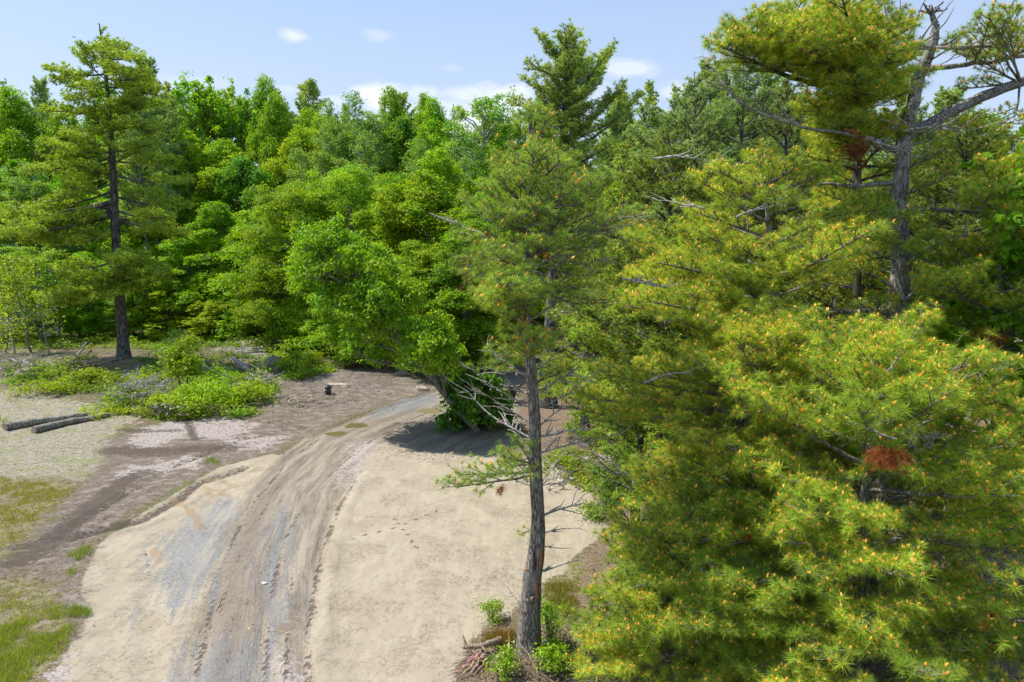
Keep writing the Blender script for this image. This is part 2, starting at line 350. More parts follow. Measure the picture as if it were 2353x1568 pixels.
    for L_ in [[(490, 1105), (540, 1090), (620, 1078)], [(440, 1128), (500, 1128), (540, 1118), (490, 1100), (475, 1105)], [(395, 1145), (425, 1165), (450, 1190), (465, 1215)], [(350, 1265), (370, 1290)], [(500, 1128), (520, 1140)], [(470, 1120), (490, 1142)]]:
        d, _, _ = pline_dist(x, y, FP(L_)); orange = np.maximum(orange, np.clip(1 - d / .22, 0, 1))
    dark = np.zeros(len(x))
    for i, (pts, w) in enumerate(zip(RUTS, [.10, .10, .13, .06, .04, .05, .3, .15])):
        d, s, t = pline_dist(x, y, pts); k = vnoise(t * 1.1, t * 0 + i * 3, 21)
        dark = np.maximum(dark, np.clip(1.05 - d / (w * 2.2), 0, 1) * (.35 + .65 * k) * (s <= .5))
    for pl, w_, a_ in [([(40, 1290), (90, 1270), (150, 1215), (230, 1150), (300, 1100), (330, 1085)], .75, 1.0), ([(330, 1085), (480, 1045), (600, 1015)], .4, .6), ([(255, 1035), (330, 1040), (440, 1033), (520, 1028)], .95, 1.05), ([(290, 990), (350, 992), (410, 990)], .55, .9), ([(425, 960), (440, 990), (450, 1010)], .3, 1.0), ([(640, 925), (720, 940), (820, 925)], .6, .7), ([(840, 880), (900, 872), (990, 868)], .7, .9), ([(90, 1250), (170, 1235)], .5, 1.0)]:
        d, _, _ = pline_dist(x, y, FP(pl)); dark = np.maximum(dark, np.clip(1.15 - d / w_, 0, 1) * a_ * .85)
    for pl in [[(798, 1240), (896, 1218), (974, 1187), (1021, 1167)], [(905, 1190), (925, 1215), (960, 1260)]]:
        d, _, t_ = pline_dist(x, y, FP(pl)); dark = np.maximum(dark, .9 * (d < .045) * (np.sin(t_ * 17) > .35))
    floor = np.clip((y - 55) / 6, 0, 1)
    cd_, cs_, ct_ = pline_dist(x, y, FP([(480, 1800), (520, 1500), (560, 1300), (640, 1130), (760, 1020), (870, 972), (1020, 915), (1250, 870), (1700, 830)]))
    mb = MB(); mb.add(v, f); g = mb.build('ground', M_GROUND, smooth=True)
    me = g.data
    for nm, ch in (('mt', (cd_ * cs_, ct_, np.zeros(len(x)), np.ones(len(x)))), ('ma', (sand, road, grav, mud)), ('mb', (rock, lich, moss, lit)), ('mc', (wet, orange, dark, floor))):
        a = me.color_attributes.new(nm, 'FLOAT_COLOR', 'POINT'); a.data.foreach_set('color', np.stack(ch, 1).astype(np.float32).ravel())
    tag(g, kind='structure'); return g
def ground_mat():
    m, nt = mat('ground_soils'); L = nt.links.new
    out = nd(nt, 'ShaderNodeOutputMaterial'); p = nd(nt, 'ShaderNodeBsdfPrincipled'); p.inputs['Roughness'].default_value = .95; p.inputs['Specular IOR Level'].default_value = .12
    tc = nd(nt, 'ShaderNodeTexCoord')
    def noise(sc, det=5, ro=.6, sx=1, off=0, sy=1, rot=0):
        mp = nd(nt, 'ShaderNodeMapping'); mp.inputs['Scale'].default_value = (sx, sy, 1); mp.inputs['Location'].default_value = (off, off * .7, 0); mp.inputs['Rotation'].default_value = (0, 0, rot)
        L(tc.outputs['Object'], mp.inputs[0])
        n = nd(nt, 'ShaderNodeTexNoise'); n.inputs['Scale'].default_value = sc; n.inputs['Detail'].default_value = det; n.inputs['Roughness'].default_value = ro
        L(mp.outputs[0], n.inputs['Vector']); return n.outputs[0]
    def mt(op, a, b=None, clamp=False):
        n = nd(nt, 'ShaderNodeMath', operation=op); n.use_clamp = clamp
        for i, q in enumerate((a, b)):
            if q is None: continue
            if isinstance(q, (int, float)): n.inputs[i].default_value = q
            else: L(q, n.inputs[i])
        return n.outputs[0]
    def ss(x, a, b):
        n = nd(nt, 'ShaderNodeMapRange', interpolation_type='SMOOTHSTEP'); L(x, n.inputs[0]); n.inputs[1].default_value = a; n.inputs[2].default_value = b; return n.outputs[0]
    def mix(f, a, b, bt='MIX'):
        n = nd(nt, 'ShaderNodeMix', data_type='RGBA', blend_type=bt)
        for i, q in ((0, f), (6, a), (7, b)):
            if isinstance(q, (int, float)): n.inputs[i].default_value = q
            elif isinstance(q, tuple): n.inputs[i].default_value = (*q, 1)
            else: L(q, n.inputs[i])
        return n.outputs[2]
    n_big = noise(.9, 5, .6); n_mid = noise(3.5, 6, .65, off=3); n_fine = noise(22, 5, .7, off=7); n_vf = noise(85, 3, .7, off=1); n_str = noise(2.2, 6, .7, sx=1.6, sy=.5, off=9, rot=.25)
    trk = nd(nt, 'ShaderNodeAttribute', attribute_name='mt')
    def streak(sl, sa, det=4, off=0):
        mp = nd(nt, 'ShaderNodeMapping'); mp.inputs['Scale'].default_value = (sl, sa, 1); mp.inputs['Location'].default_value = (off, off, 0); L(trk.outputs['Vector'], mp.inputs[0])
        n = nd(nt, 'ShaderNodeTexNoise'); n.inputs['Scale'].default_value = 1; n.inputs['Detail'].default_value = det; n.inputs['Roughness'].default_value = .65; n.inputs['Distortion'].default_value = .3; L(mp.outputs[0], n.inputs['Vector']); return n.outputs[0]
    s_wide = streak(2.2, .28); s_thin = streak(7, .5, 5, 4); s_hair = streak(20, 1.3, 5, 8)
    n_hor = noise(1.7, 7, .72, sx=1.0, sy=2.1, off=5, rot=-.5); n_x = noise(9, 6, .72, off=11)
    n5 = noise(5, 5, .75, off=21)
    def rill(n, w): return mt('SUBTRACT', 1.0, ss(mt('ABSOLUTE', mt('SUBTRACT', n, .5)), 0.0, w))
    chans = {}
    for nm, names in (('ma', 'sand road grav mud'), ('mb', 'rock lich moss lit'), ('mc', 'wet orange dark floor')):
        at_ = nd(nt, 'ShaderNodeAttribute', attribute_name=nm); sp = nd(nt, 'ShaderNodeSeparateColor'); L(at_.outputs['Color'], sp.inputs[0])
        for k, w in enumerate(names.split()): chans[w] = sp.outputs[k] if k < 3 else at_.outputs['Alpha']
    def mask(w, amt=.5, soft=.05, n=None, bias=0):
        n = n or n_mid
        v = mt('ADD', chans[w], mt('ADD', mt('MULTIPLY', mt('SUBTRACT', n, .5), amt * 2.4), mt('MULTIPLY', mt('SUBTRACT', n_fine, .5), amt * 1.1))); return ss(v, .5 - soft + bias, .5 + soft + bias)
    base = mix(ss(n_x, .4, .6), (.10, .075, .05), (.24, .19, .12))
    base = mix(mt('MULTIPLY', ss(n_big, .48, .6), .7), base, (.13, .16, .05))
    lich = mix(ss(n_fine, .42, .58), (.21, .19, .13), (.43, .405, .31)); lich = mix(ss(n_x, .52, .60), lich, (.31, .26, .205)); lich = mix(ss(n_mid, .54, .62), lich, (.44, .35, .30)); lich = mix(mt('MULTIPLY', ss(n_big, .49, .58), .6), lich, (.29, .30, .14)); lich = mix(mt('MULTIPLY', ss(n_vf, .58, .66), .8), lich, (.10, .085, .05)); lich = mix(mt('MULTIPLY', ss(n_fine, .60, .66), ss(n_mid, .44, .54)), lich, (.09, .075, .05))
    lich = mix(mt('MULTIPLY', ss(n5, .54, .60), .8), lich, (.15, .13, .075)); lich = mix(mt('MULTIPLY', ss(n_x, .58, .63), .8), lich, (.08, .065, .045)); lich = mix(mt('MULTIPLY', ss(n_hor, .56, .62), .7), lich, (.42, .34, .29))
    c = mix(mask('lich', 1.0, .10), base, lich)
    moss = mix(ss(n_x, .42, .58), (.10, .11, .03), (.24, .215, .06)); moss = mix(ss(n_mid, .47, .57), moss, (.27, .23, .155)); moss = mix(mt('MULTIPLY', ss(n_fine, .50, .60), .7), moss, (.33, .27, .19)); moss = mix(mt('MULTIPLY', ss(n_big, .52, .62), .6), moss, (.20, .14, .09))
    moss = mix(mt('MULTIPLY', ss(n5, .53, .60), .7), moss, (.12, .095, .06)); moss = mix(mt('MULTIPLY', ss(n_x, .56, .62), .7), moss, (.30, .30, .06))
    c = mix(mask('moss', 1.1, .15), c, moss)
    lit = mix(ss(n_fine, .42, .58), (.12, .078, .05), (.33, .235, .165)); lit = mix(mt('MULTIPLY', ss(n_x, .5, .6), .6), lit, (.22, .16, .11)); lit = mix(ss(n_mid, .56, .68), lit, (.17, .16, .07)); lit = mix(mt('MULTIPLY', ss(n_vf, .58, .66), .7), lit, (.46, .38, .30))
    c = mix(mask('lit', .7, .08), c, lit)
    sand = mix(ss(n_str, .36, .64), (.375, .315, .232), (.425, .365, .272)); sand = mix(mt('MULTIPLY', ss(n_big, .42, .60), .28), sand, (.295, .242, .172)); sand = mix(mt('MULTIPLY', ss(n_x, .54, .66), .18), sand, (.25, .20, .145)); sand = mix(mt('MULTIPLY', ss(n_hor, .54, .66), .35), sand, (.425, .37, .285))
    rl = mt('MULTIPLY', mt('ADD', mt('MULTIPLY', rill(n_mid, .014), ss(n_big, .46, .56)), mt('MULTIPLY', rill(n_str, .010), ss(n_x, .50, .60))), .22); sand = mix(rl, sand, (.22, .17, .12))
    sand = mix(mt('MULTIPLY', ss(n_vf, .62, .70), .35), sand, (.17, .135, .10))
    c = mix(mask('sand', .10, .03), c, sand)
    mud = mix(ss(n_fine, .40, .60), (.135, .108, .088), (.245, .20, .16)); mud = mix(mt('MULTIPLY', ss(n_hor, .49, .58), .75), mud, (.33, .275, .225)); mud = mix(mt('MULTIPLY', ss(n_x, .56, .64), .5), mud, (.15, .14, .06)); mud = mix(mt('MULTIPLY', ss(n_vf, .60, .68), .6), mud, (.38, .32, .27))
    mud = mix(mt('MULTIPLY', ss(n5, .53, .60), .55), mud, (.105, .082, .065))
    c = mix(mask('mud', .75, .10), c, mud)
    road = mix(ss(s_wide, .40, .60), (.255, .212, .170), (.375, .32, .247)); road = mix(mt('MULTIPLY', ss(s_thin, .50, .62), .55), road, (.175, .143, .115)); road = mix(mt('MULTIPLY', ss(s_hair, .52, .64), .45), road, (.36, .305, .235)); road = mix(mt('MULTIPLY', ss(n_fine, .52, .62), .35), road, (.15, .12, .10))
    c = mix(mask('road', .30, .16, s_thin), c, road)
    grav = mix(ss(n_vf, .42, .60), (.155, .16, .165), (.37, .375, .38)); grav = mix(mt('MULTIPLY', ss(n_x, .48, .58), .55), grav, (.28, .245, .20))
    c = mix(mt('MULTIPLY', mask('grav', 1.0, .22, s_thin, .03), .85), c, grav)
    c = mix(mt('MULTIPLY', mask('wet', .6, .25, s_wide), .5), c, (.19, .152, .12))
    rock = mix(ss(n_fine, .42, .58), (.36, .305, .27), (.50, .44, .40)); rock = mix(mt('MULTIPLY', ss(n_x, .48, .56), .8), rock, (.24, .195, .165))
    c = mix(mask('rock', 1.1, .12, n_hor), c, rock)
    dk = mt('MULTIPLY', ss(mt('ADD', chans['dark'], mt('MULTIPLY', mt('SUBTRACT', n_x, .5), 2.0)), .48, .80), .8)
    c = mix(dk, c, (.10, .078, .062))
    og = mt('MULTIPLY', ss(mt('ADD', chans['orange'], mt('MULTIPLY', mt('SUBTRACT', n_mid, .5), 2.2)), .35, .75), .5)
    c = mix(og, c, (.30, .20, .10))
    # scattered crumbs, chips and pale stones
    vo = nd(nt, 'ShaderNodeTexVoronoi'); vo.inputs['Scale'].default_value = 9; L(tc.outputs['Object'], vo.inputs['Vector'])
    sp = nd(nt, 'ShaderNodeSeparateColor'); L(vo.outputs['Color'], sp.inputs[0])
    crumb = mt('MULTIPLY', mt('LESS_THAN', vo.outputs['Distance'], .16), mt('GREATER_THAN', sp.outputs[0], .93)); c = mix(mt('MULTIPLY', crumb, .8), c, (.17, .13, .09))
    chip = mt('MULTIPLY', mt('LESS_THAN', vo.outputs['Distance'], .13), mt('LESS_THAN', sp.outputs[1], .05)); c = mix(chip, c, (.50, .45, .40))
    flo = mix(n_mid, (.07, .06, .035), (.12, .15, .04)); c = mix(chans['floor'], c, flo)
    # fine value variation of the soil itself
    fv = nd(nt, 'ShaderNodeMapRange'); fv.inputs[1].default_value = .3; fv.inputs[2].default_value = .7; fv.inputs[3].default_value = .80; fv.inputs[4].default_value = 1.16; L(n_vf, fv.inputs[0])
    sc = nd(nt, 'ShaderNodeVectorMath', operation='SCALE'); L(c, sc.inputs[0]); L(fv.outputs[0], sc.inputs['Scale'])
    L(sc.outputs[0], p.inputs['Base Color'])
    amp = mt('ADD', mt('MULTIPLY', mt('SUBTRACT', chans['sand'], mt('MULTIPLY', chans['road'], .8)), -.82), 1.0)
    hgt = mt('ADD', mt('MULTIPLY', n_fine, mt('MULTIPLY', amp, 1.0)), mt('MULTIPLY', n_mid, .8)); hgt = mt('ADD', hgt, mt('MULTIPLY', n_vf, .35)); hgt = mt('ADD', hgt, mt('MULTIPLY', mt('MULTIPLY', s_thin, chans['road']), 1.6)); hgt = mt('ADD', hgt, mt('MULTIPLY', n_x, mt('MULTIPLY', amp, 1.2))); hgt = mt('SUBTRACT', hgt, rl); hgt = mt('ADD', hgt, mt('MULTIPLY', dk, -.8))
    bp = nd(nt, 'ShaderNodeBump'); bp.inputs['Strength'].default_value = .75; bp.inputs['Distance'].default_value = .05; L(hgt, bp.inputs['Height']); L(bp.outputs[0], p.inputs['Normal'])
    L(p.outputs[0], out.inputs[0]); return m
M_GROUND = ground_mat()
build_ground()

# ------------------------------------------------------------------ pines
class Skel:
    def __init__(s): s.a = []; s.b = []; s.ra = []; s.rb = []; s.tp = []; s.td = []; s.ts = []; s.deadA = []; s.deadB = []; s.dr = []
def _dir(az, el): return np.array([sin(az) * cos(el), cos(az) * cos(el), sin(el)])
def bough(S, rng, o, az, L, el0, el1, r0, t0=.28, lat=.42, step=.17, tw=.085, up=.8, tl=(.05, .24), curl=.12):
    n = max(4, int(L / .3)); pts = [np.array(o, float)]; azs = [az]; els = [el0]; a = az
    for k in range(n):
        t = (k + 1) / n; a += rng.normal() * curl; e = el0 + (el1 - el0) * t + rng.normal() * .05
        pts.append(pts[-1] + _dir(a, e) * L / n); azs.append(a); els.append(e)
    pts = np.array(pts); rad = r0 * (1 - np.linspace(0, 1, n + 1)) ** .8 + .006
    for k in range(n): S.a.append(pts[k]); S.b.append(pts[k + 1]); S.ra.append(rad[k]); S.rb.append(rad[k + 1])
    s = t0 * L; side = 1
    while s < L:
        q = s / L * n; k = min(int(q), n - 1); fr = q - k
        p = pts[k] * (1 - fr) + pts[k + 1] * fr; a = azs[k + 1]; e = els[k + 1]
        l = (lat * L * (1 - s / L) ** .75) * rng.uniform(.65, 1.1) + .14
        la = a + side * rng.uniform(.65, 1.1); le = e + rng.uniform(-.22, .48)
        m = max(1, int(l / .3)); lp = [p]
        for j in range(m):
            la -= side * .1; lp.append(lp[-1] + _dir(la, le + rng.normal() * .08) * l / m); le += .06
        for j in range(m):
            S.a.append(lp[j]); S.b.append(lp[j + 1]); S.ra.append(.009 * (1 - j / m) + .004); S.rb.append(.009 * (1 - (j + 1) / m) + .004)
        lp = np.array(lp); nt_ = max(2, int(l / tw))
        qs = (np.arange(nt_) + rng.uniform(.2, .9, nt_)) / nt_ * m * .999; ki = qs.astype(int); fr = (qs - ki)[:, None]
        P = lp[ki] * (1 - fr) + lp[ki + 1] * fr
        sg = np.where(np.arange(nt_) % 2, 1, -1); ta = la + sg * rng.uniform(.25, 1.1, nt_); te = rng.uniform(.1, 1.15, nt_) * up + le * .3
        D = np.stack([np.sin(ta) * np.cos(te), np.cos(ta) * np.cos(te), np.sin(te)], 1); ll = rng.uniform(tl[0], tl[1], nt_)[:, None]
        Q = P + D * ll
        S.tp.append(Q); S.td.append(D)
        S.deadA.append(P); S.deadB.append(Q)
        S.tp.append(lp[-1:]); S.td.append(_dir(la, le + .3)[None])
        side = -side; s += step * rng.uniform(.7, 1.3)
    S.tp.append(pts[-1:]); S.td.append(_dir(azs[-1], els[-1] + .3)[None])
def dead_branch(S, rng, o, az, L, el0, el1, r0, twigs=8, sub=.5, curl=.15, depth=1):
    r0 = r0 * 1.2
    n = max(3, int(L / .18)); pts = [np.array(o, float)]; a = az
    for k in range(n):
        t = (k + 1) / n; a += rng.normal() * curl; e = el0 + (el1 - el0) * t + rng.normal() * .1
        pts.append(pts[-1] + _dir(a, e) * L / n)
    pts = np.array(pts); rad = r0 * (1 - np.linspace(0, 1, n + 1)) ** .7 + .0035
    for k in range(n): S.a.append(pts[k]); S.b.append(pts[k + 1]); S.ra.append(rad[k]); S.rb.append(rad[k + 1])
    for j in range(twigs):
        k = rng.integers(max(1, n // 4), n + 1); side = rng.choice([-1, 1])
        if depth > 0: dead_branch(S, rng, pts[k], a + side * rng.uniform(.4, 1.2), L * sub * rng.uniform(.3, 1), rng.uniform(-.3, .7), rng.uniform(-.2, .9), max(.004, rad[k] * .55), twigs // 2, sub, curl * 1.6, depth - 1)
    return pts
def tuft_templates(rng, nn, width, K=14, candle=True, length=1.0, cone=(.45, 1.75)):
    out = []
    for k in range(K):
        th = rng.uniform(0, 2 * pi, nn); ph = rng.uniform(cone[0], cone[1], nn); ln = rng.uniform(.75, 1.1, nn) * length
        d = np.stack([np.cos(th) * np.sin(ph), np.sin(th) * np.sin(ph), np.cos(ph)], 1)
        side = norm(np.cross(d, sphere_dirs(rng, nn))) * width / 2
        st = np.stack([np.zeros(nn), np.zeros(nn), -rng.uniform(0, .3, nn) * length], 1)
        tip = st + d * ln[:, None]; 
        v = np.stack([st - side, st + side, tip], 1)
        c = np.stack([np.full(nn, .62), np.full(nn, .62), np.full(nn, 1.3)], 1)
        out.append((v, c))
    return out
def foliage(mb, rng, P, D, size, tmpl, col, cvar=.22, candle=0., ccol=(.90, .50, .10), csize=.058, droop=.25, dead=0., upb=.8):
    N = len(P); D = norm(D + rng.normal(size=D.shape) * .18 + np.array([0, 0, upb]))
    ref = np.where(np.abs(D[:, 2:3]) > .9, np.array([[1., 0, 0]]), np.array([[0, 0, 1.]]))
    A = norm(np.cross(D, ref)); B = np.cross(D, A)
    Rm = np.stack([A, B, D], 1)                       # rows
    tv = np.stack([t[0] for t in tmpl]); tcv = np.stack([t[1] for t in tmpl]); k = rng.integers(0, len(tmpl), N)
    lo = vnoise(P[:, 0] * 1.3 + P[:, 2], P[:, 1] * 1.3 + P[:, 2] * 1.7, 91); sz = size * rng.uniform(.7, 1.3, N)
    V = np.einsum('nijk,nkl->nijl', tv[k] * sz[:, None, None, None], Rm) + P[:, None, None]
    ln = np.linalg.norm(V - P[:, None, None], axis=-1); V[..., 2] -= droop * ln ** 2 / size * .6
    c0 = np.asarray(col)
    tint = 1 + cvar * (rng.random((N, 1)) - .5) * 2 + .5 * (lo[:, None] - .5)
    yel = .8 * rng.random((N, 1)) ** 3 + .5 * (lo[:, None] - .5)
    c = c0[None] * tint * np.concatenate([1 + .35 * yel, 1 + .12 * yel, 1 - .1 * yel], 1)
    if dead > 0:
        dm = rng.random(N) < dead; c[dm] = np.array([.26, .10, .03])
    nn = tv.shape[1]
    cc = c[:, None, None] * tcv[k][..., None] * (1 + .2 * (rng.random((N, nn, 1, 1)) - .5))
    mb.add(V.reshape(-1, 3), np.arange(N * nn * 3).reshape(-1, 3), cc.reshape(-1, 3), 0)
    if candle > 0:
        m = np.nonzero(rng.random(N) < candle * np.clip(lo * 2.2 - .1, .1, 1.3))[0]
        m = np.repeat(m, 2); q = P[m]; M = len(m)
        if M == 0: return
        dd = norm(D[m] * .5 + np.array([0, 0, .9]) + rng.normal(size=(M, 3)) * .45); l = csize * rng.uniform(.5, 1.25, M)[:, None]; w = csize * .26
        a = norm(np.cross(dd, np.array([[.3, 1, 0]]))); b = np.cross(dd, a)
        q = q + dd * l * .1
        vs = np.stack([q - dd * l * .1, q + dd * l * .45 + a * w, q + dd * l * .45 - a * w * .5 + b * w * .87, q + dd * l * .45 - a * w * .5 - b * w * .87, q + dd * l], 1)
        i = (np.arange(M) * 5)[:, None]
        f = np.concatenate([i + np.array([[0, 2, 1]]), i + np.array([[0, 3, 2]]), i + np.array([[0, 1, 3]]), i + np.array([[4, 1, 2]]), i + np.array([[4, 2, 3]]), i + np.array([[4, 3, 1]])])
        cb = np.asarray(ccol)[None] * (1 + .5 * (rng.random((M, 1)) - .5)) * np.array([[1, 1, 1]]); cb[:, 1] *= rng.uniform(.8, 1.35, M)
        mb.add(vs.reshape(-1, 3), f, np.repeat(cb, 5, 0), 0)
def trunk_pts(base, top, n=10, bend=.05, rng=None):
    t = np.linspace(0, 1, n + 1)[:, None]; p = np.asarray(base) * (1 - t) + np.asarray(top) * t
    if rng is not None:
        w = rng.normal(size=(n + 1, 3)) * bend; w[0] = 0; w[-1] = 0; w[:, 2] = 0
        w = (w + np.roll(w, 1, 0)) / 2; w[0] = 0; p = p + w
    return p
def interp(p, z):
    zs = p[:, 2]; return np.array([np.interp(z, zs, p[:, 0]), np.interp(z, zs, p[:, 1]), z])
def pine_parts(root, rng, tp, tr, S, tm, tsize, col, candle, bark, nside=10, csize=.058, branchcol=(1, 1, 1), rough=.12, dead=0., cvar=.22, twn=3):
    """trunk (with limbs) and crown meshes under root; tp in root coordinates"""
    mb = MB()
    tt = np.linspace(0, 1, len(tp)); n2 = max(len(tp) * 3, 20); q = np.linspace(0, 1, n2)
    pp = np.stack([np.interp(q, tt, tp[:, i]) for i in range(3)], 1); rr = np.interp(q, tt, tr); rr = rr * (1 + .45 * np.exp(-q * 26))
    tube(mb, pp, rr, nside, rough=rough, rng=rng)
    sticks(mb, S.a, S.b, S.ra, S.rb, 5 if nside > 9 else 4, col=branchcol)
    if S.deadA and twn: sticks(mb, np.concatenate(S.deadA), np.concatenate(S.deadB), .0045, .003, twn, col=tuple(c * .9 for c in branchcol))
    mb.build('trunk', bark, root, smooth=True)
    if S.tp:
        P = np.concatenate(S.tp); D = np.concatenate(S.td)
        cb = MB(); foliage(cb, rng, P, D, tsize, tm, col, candle=candle, csize=csize, dead=dead, cvar=cvar); cb.build('crown', M_NEEDLE, root)
        return len(P)
def auto_boughs(S, rng, tp, tr, z0, z1, rmax, prof, whorl=.45, per=4, skip=.1, el=(.05, .35), **kw):
    z = z0
    while z < z1:
        t = (z - z0) / (z1 - z0); R_ = rmax * prof(t); k = per + rng.integers(-1, 2); a0 = rng.uniform(0, 2 * pi)
        for j in range(k):
            if rng.random() < skip: continue
            az = a0 + j * 2 * pi / k + rng.normal() * .25; L = max(.35, R_ * rng.uniform(.6, 1.15))
            o = interp(tp, z + rng.uniform(-.1, .1)); r = np.interp(z, tp[:, 2], tr)
            e0 = el[0] + (el[1] - el[0]) * 1.0 * t + rng.normal() * .1 + .55 * max(0, t - .6); bough(S, rng, o, az, L, e0, e0 + rng.uniform(.0, .3), min(r * .6, .012 + .014 * L), **kw)
        z += whorl * rng.uniform(.8, 1.2) * (1 - .35 * t)

RS = lambda s: np.random.default_rng(s)
TM_NEAR = tuft_templates(RS(1), 44, .036)
TM_MID = tuft_templates(RS(2), 13, .14)
TM_FAR = tuft_templates(RS(3), 8, .24)
TM_SKY = tuft_templates(RS(4), 6, .34)
GREEN_NEAR = (.43, .60, .06)
GREEN_MID = (.33, .48, .06)
GREEN_FAR = (.105, .160, .030)
BLUEG = (.30, .44, .15)
def prof_cone(t): return max(.12, (1 - t) ** .75)
def prof_round(t): return max(.15, math.sqrt(max(0, 1 - (t * 1.02 - .15) ** 2 / .75)))
def prof_tall(t): return max(.12, .75 + .35 * sin(t * 3.0 + .3) - .75 * t ** 2.2)

def pine_at(px, py_top, d, label, seed, rmax, z0=1.0, prof=prof_cone, lod='near', col=GREEN_NEAR, candle=.5, whorl=.42, per=5, px_base=None, r_trunk=.13, bark=None, group=None, extra=None, skip=.1, dead=0., el=(.0, .4), top_extra=0, dens=1.0, zfrom=None, cat='pine tree', tsize=None, cvar=.22, name='pine_tree'):
    rng = RS(seed); top = at(px, py_top, d); xb = at(px_base if px_base is not None else px, 784, d)[0]
    zb = Hs(xb, d) - .05; root = empty(name, (xb, d, zb)); tag(root, label, cat, group)
    h = top[2] - zb + top_extra
    tp = trunk_pts((0, 0, 0), (top[0] - xb, 0, h), 9, .06, rng); q = np.linspace(0, 1, len(tp)); tr = r_trunk * (1 - q) ** .75 + .012
    S = Skel()
    P = dict(near=(TM_NEAR, .14, dict(step=.13, tw=.066, lat=.55)), mid=(TM_MID, .155, dict(step=.15, tw=.075, lat=.5)), far=(TM_FAR, .15, dict(step=.30, tw=.15)), sky=(TM_SKY, .20, dict(step=.42, tw=.22, tl=(.08, .25))))[lod]
    kw = dict(P[2]); kw['step'] /= dens; kw['tw'] /= dens
    auto_boughs(S, rng, tp, tr, z0, h - .15, rmax, prof, whorl, per, skip, el, **kw)
    if extra: extra(S, rng, tp, tr, root.location, kw)
    S.tp.append(tp[-1:] + [[0, 0, .05]]); S.td.append(np.array([[0, 0, 1.]]))
    pine_parts(root, rng, tp, tr, S, P[0], tsize or P[1], col, candle, bark or (M_BARK if lod in ('near', 'mid') else M_BARKF), nside=10 if lod in ('near', 'mid') else 7, dead=dead, cvar=cvar, twn=3 if lod in ('near', 'mid') else 0)
    return root
def clump(px, py, d, z_at=None, **o):
    """extra bough reaching from the trunk to a chosen point"""
    def f(S, rng, tp, tr, loc, kw):
        q = at(px, py, d) - np.array(loc); z = np.clip(q[2] + o.get('dz', -.3), .3, tp[-1][2] - .2); a = interp(tp, z)
        v = q - a; L = np.linalg.norm(v); az = math.atan2(v[0], v[1]); el = math.asin(np.clip(v[2] / L, -1, 1))
        k = dict(kw); k.update(t0=o.get('t0', max(.15, 1 - o.get('w', 1.8) / L)), lat=o.get('lat', .46), curl=.04)
        bough(S, rng, a, az, L, el - .12, el + .12, .02 + .012 * L, **k)
    return f
def many(*fs):
    def f(*a):
        for g in fs: g(*a)
    return f

# ---- the wall of pines at the right
PK = pine_at(2020, 780, 9.6, 'low bushy pine in the lower right corner with orange buds on every tuft', 101, 2.7, z0=.5, col=GREEN_NEAR, candle=.72, whorl=.36, per=6, prof=prof_round, r_trunk=.09, skip=.22,
        extra=many(clump(1860, 1330, 8.3), clump(1960, 1000, 8.8), clump(2080, 1080, 8.5), clump(1980, 1200, 8.2), clump(2180, 1400, 8.2), clump(2300, 1400, 8.6), clump(1780, 1250, 8.8), clump(2000, 1480, 8.0), clump(2240, 1240, 8.4), clump(2300, 1040, 9), clump(2120, 900, 8.6), clump(2290, 930, 9.2), clump(1880, 1520, 8.0)))
PL = pine_at(1730, 735, 11.3, 'rounded pine with lime tufts standing behind the lowest front pine, right of the sandy clearing', 102, 2.1, z0=.7, col=GREEN_NEAR, candle=.72, whorl=.36, per=6, prof=prof_round, r_trunk=.09, skip=.2,
        extra=many(clump(1330, 900, 11.5), clump(1310, 940, 11.2), clump(1380, 860, 11.6), clump(1480, 860, 11.0), clump(1600, 850, 10.4), clump(1800, 980, 9.8), clump(1900, 880, 10.6), clump(1420, 940, 11), clump(1560, 1010, 10), clump(1720, 900, 10), clump(1650, 1090, 9.8)))
PJ = pine_at(1590, 1180, 10.2, 'lowest front pine at the edge of the sand, just right of the bare foreground trunk', 103, 1.7, z0=.3, col=GREEN_NEAR, candle=.72, whorl=.30, per=7, prof=prof_round, r_trunk=.07, skip=.05,
        extra=many(clump(1320, 1440, 9.7), clump(1360, 1500, 9.3), clump(1450, 1330, 9.6), clump(1500, 1480, 8.9), clump(1340, 1560, 8.9), clump(1420, 1440, 9.0), clump(1390, 1230, 10.4)))
PF = pine_at(1745, 330, 13.4, 'slim mid height pine with a bright rounded top, thin dark stem showing below it', 104, 3.3, z0=3.2, col=GREEN_NEAR, candle=.65, whorl=.5, per=5, prof=prof_tall, px_base=1874, r_trunk=.13, skip=.3, dens=.92,
        extra=many(clump(1440, 650, 13), clump(1420, 700, 12.6), clump(1560, 680, 12), clump(1780, 640, 11.8), clump(1720, 700, 11.6), clump(1620, 740, 12), clump(1850, 760, 12.0), clump(1500, 600, 12.4), clump(1650, 620, 11.8), clump(1700, 560, 12), clump(1840, 380, 12.6), clump(1640, 390, 12.8), clump(1900, 400, 12.8), clump(1480, 700, 12)))
PR = pine_at(2320, 400, 12.8, 'leafy pine cut by the right edge of the picture below the thick leaning limb', 105, 2.6, z0=2.0, col=GREEN_NEAR, candle=.72, whorl=.5, per=5, prof=prof_round, r_trunk=.11, skip=.3,
        extra=many(clump(2260, 560, 12.2), clump(2250, 450, 12.0)))

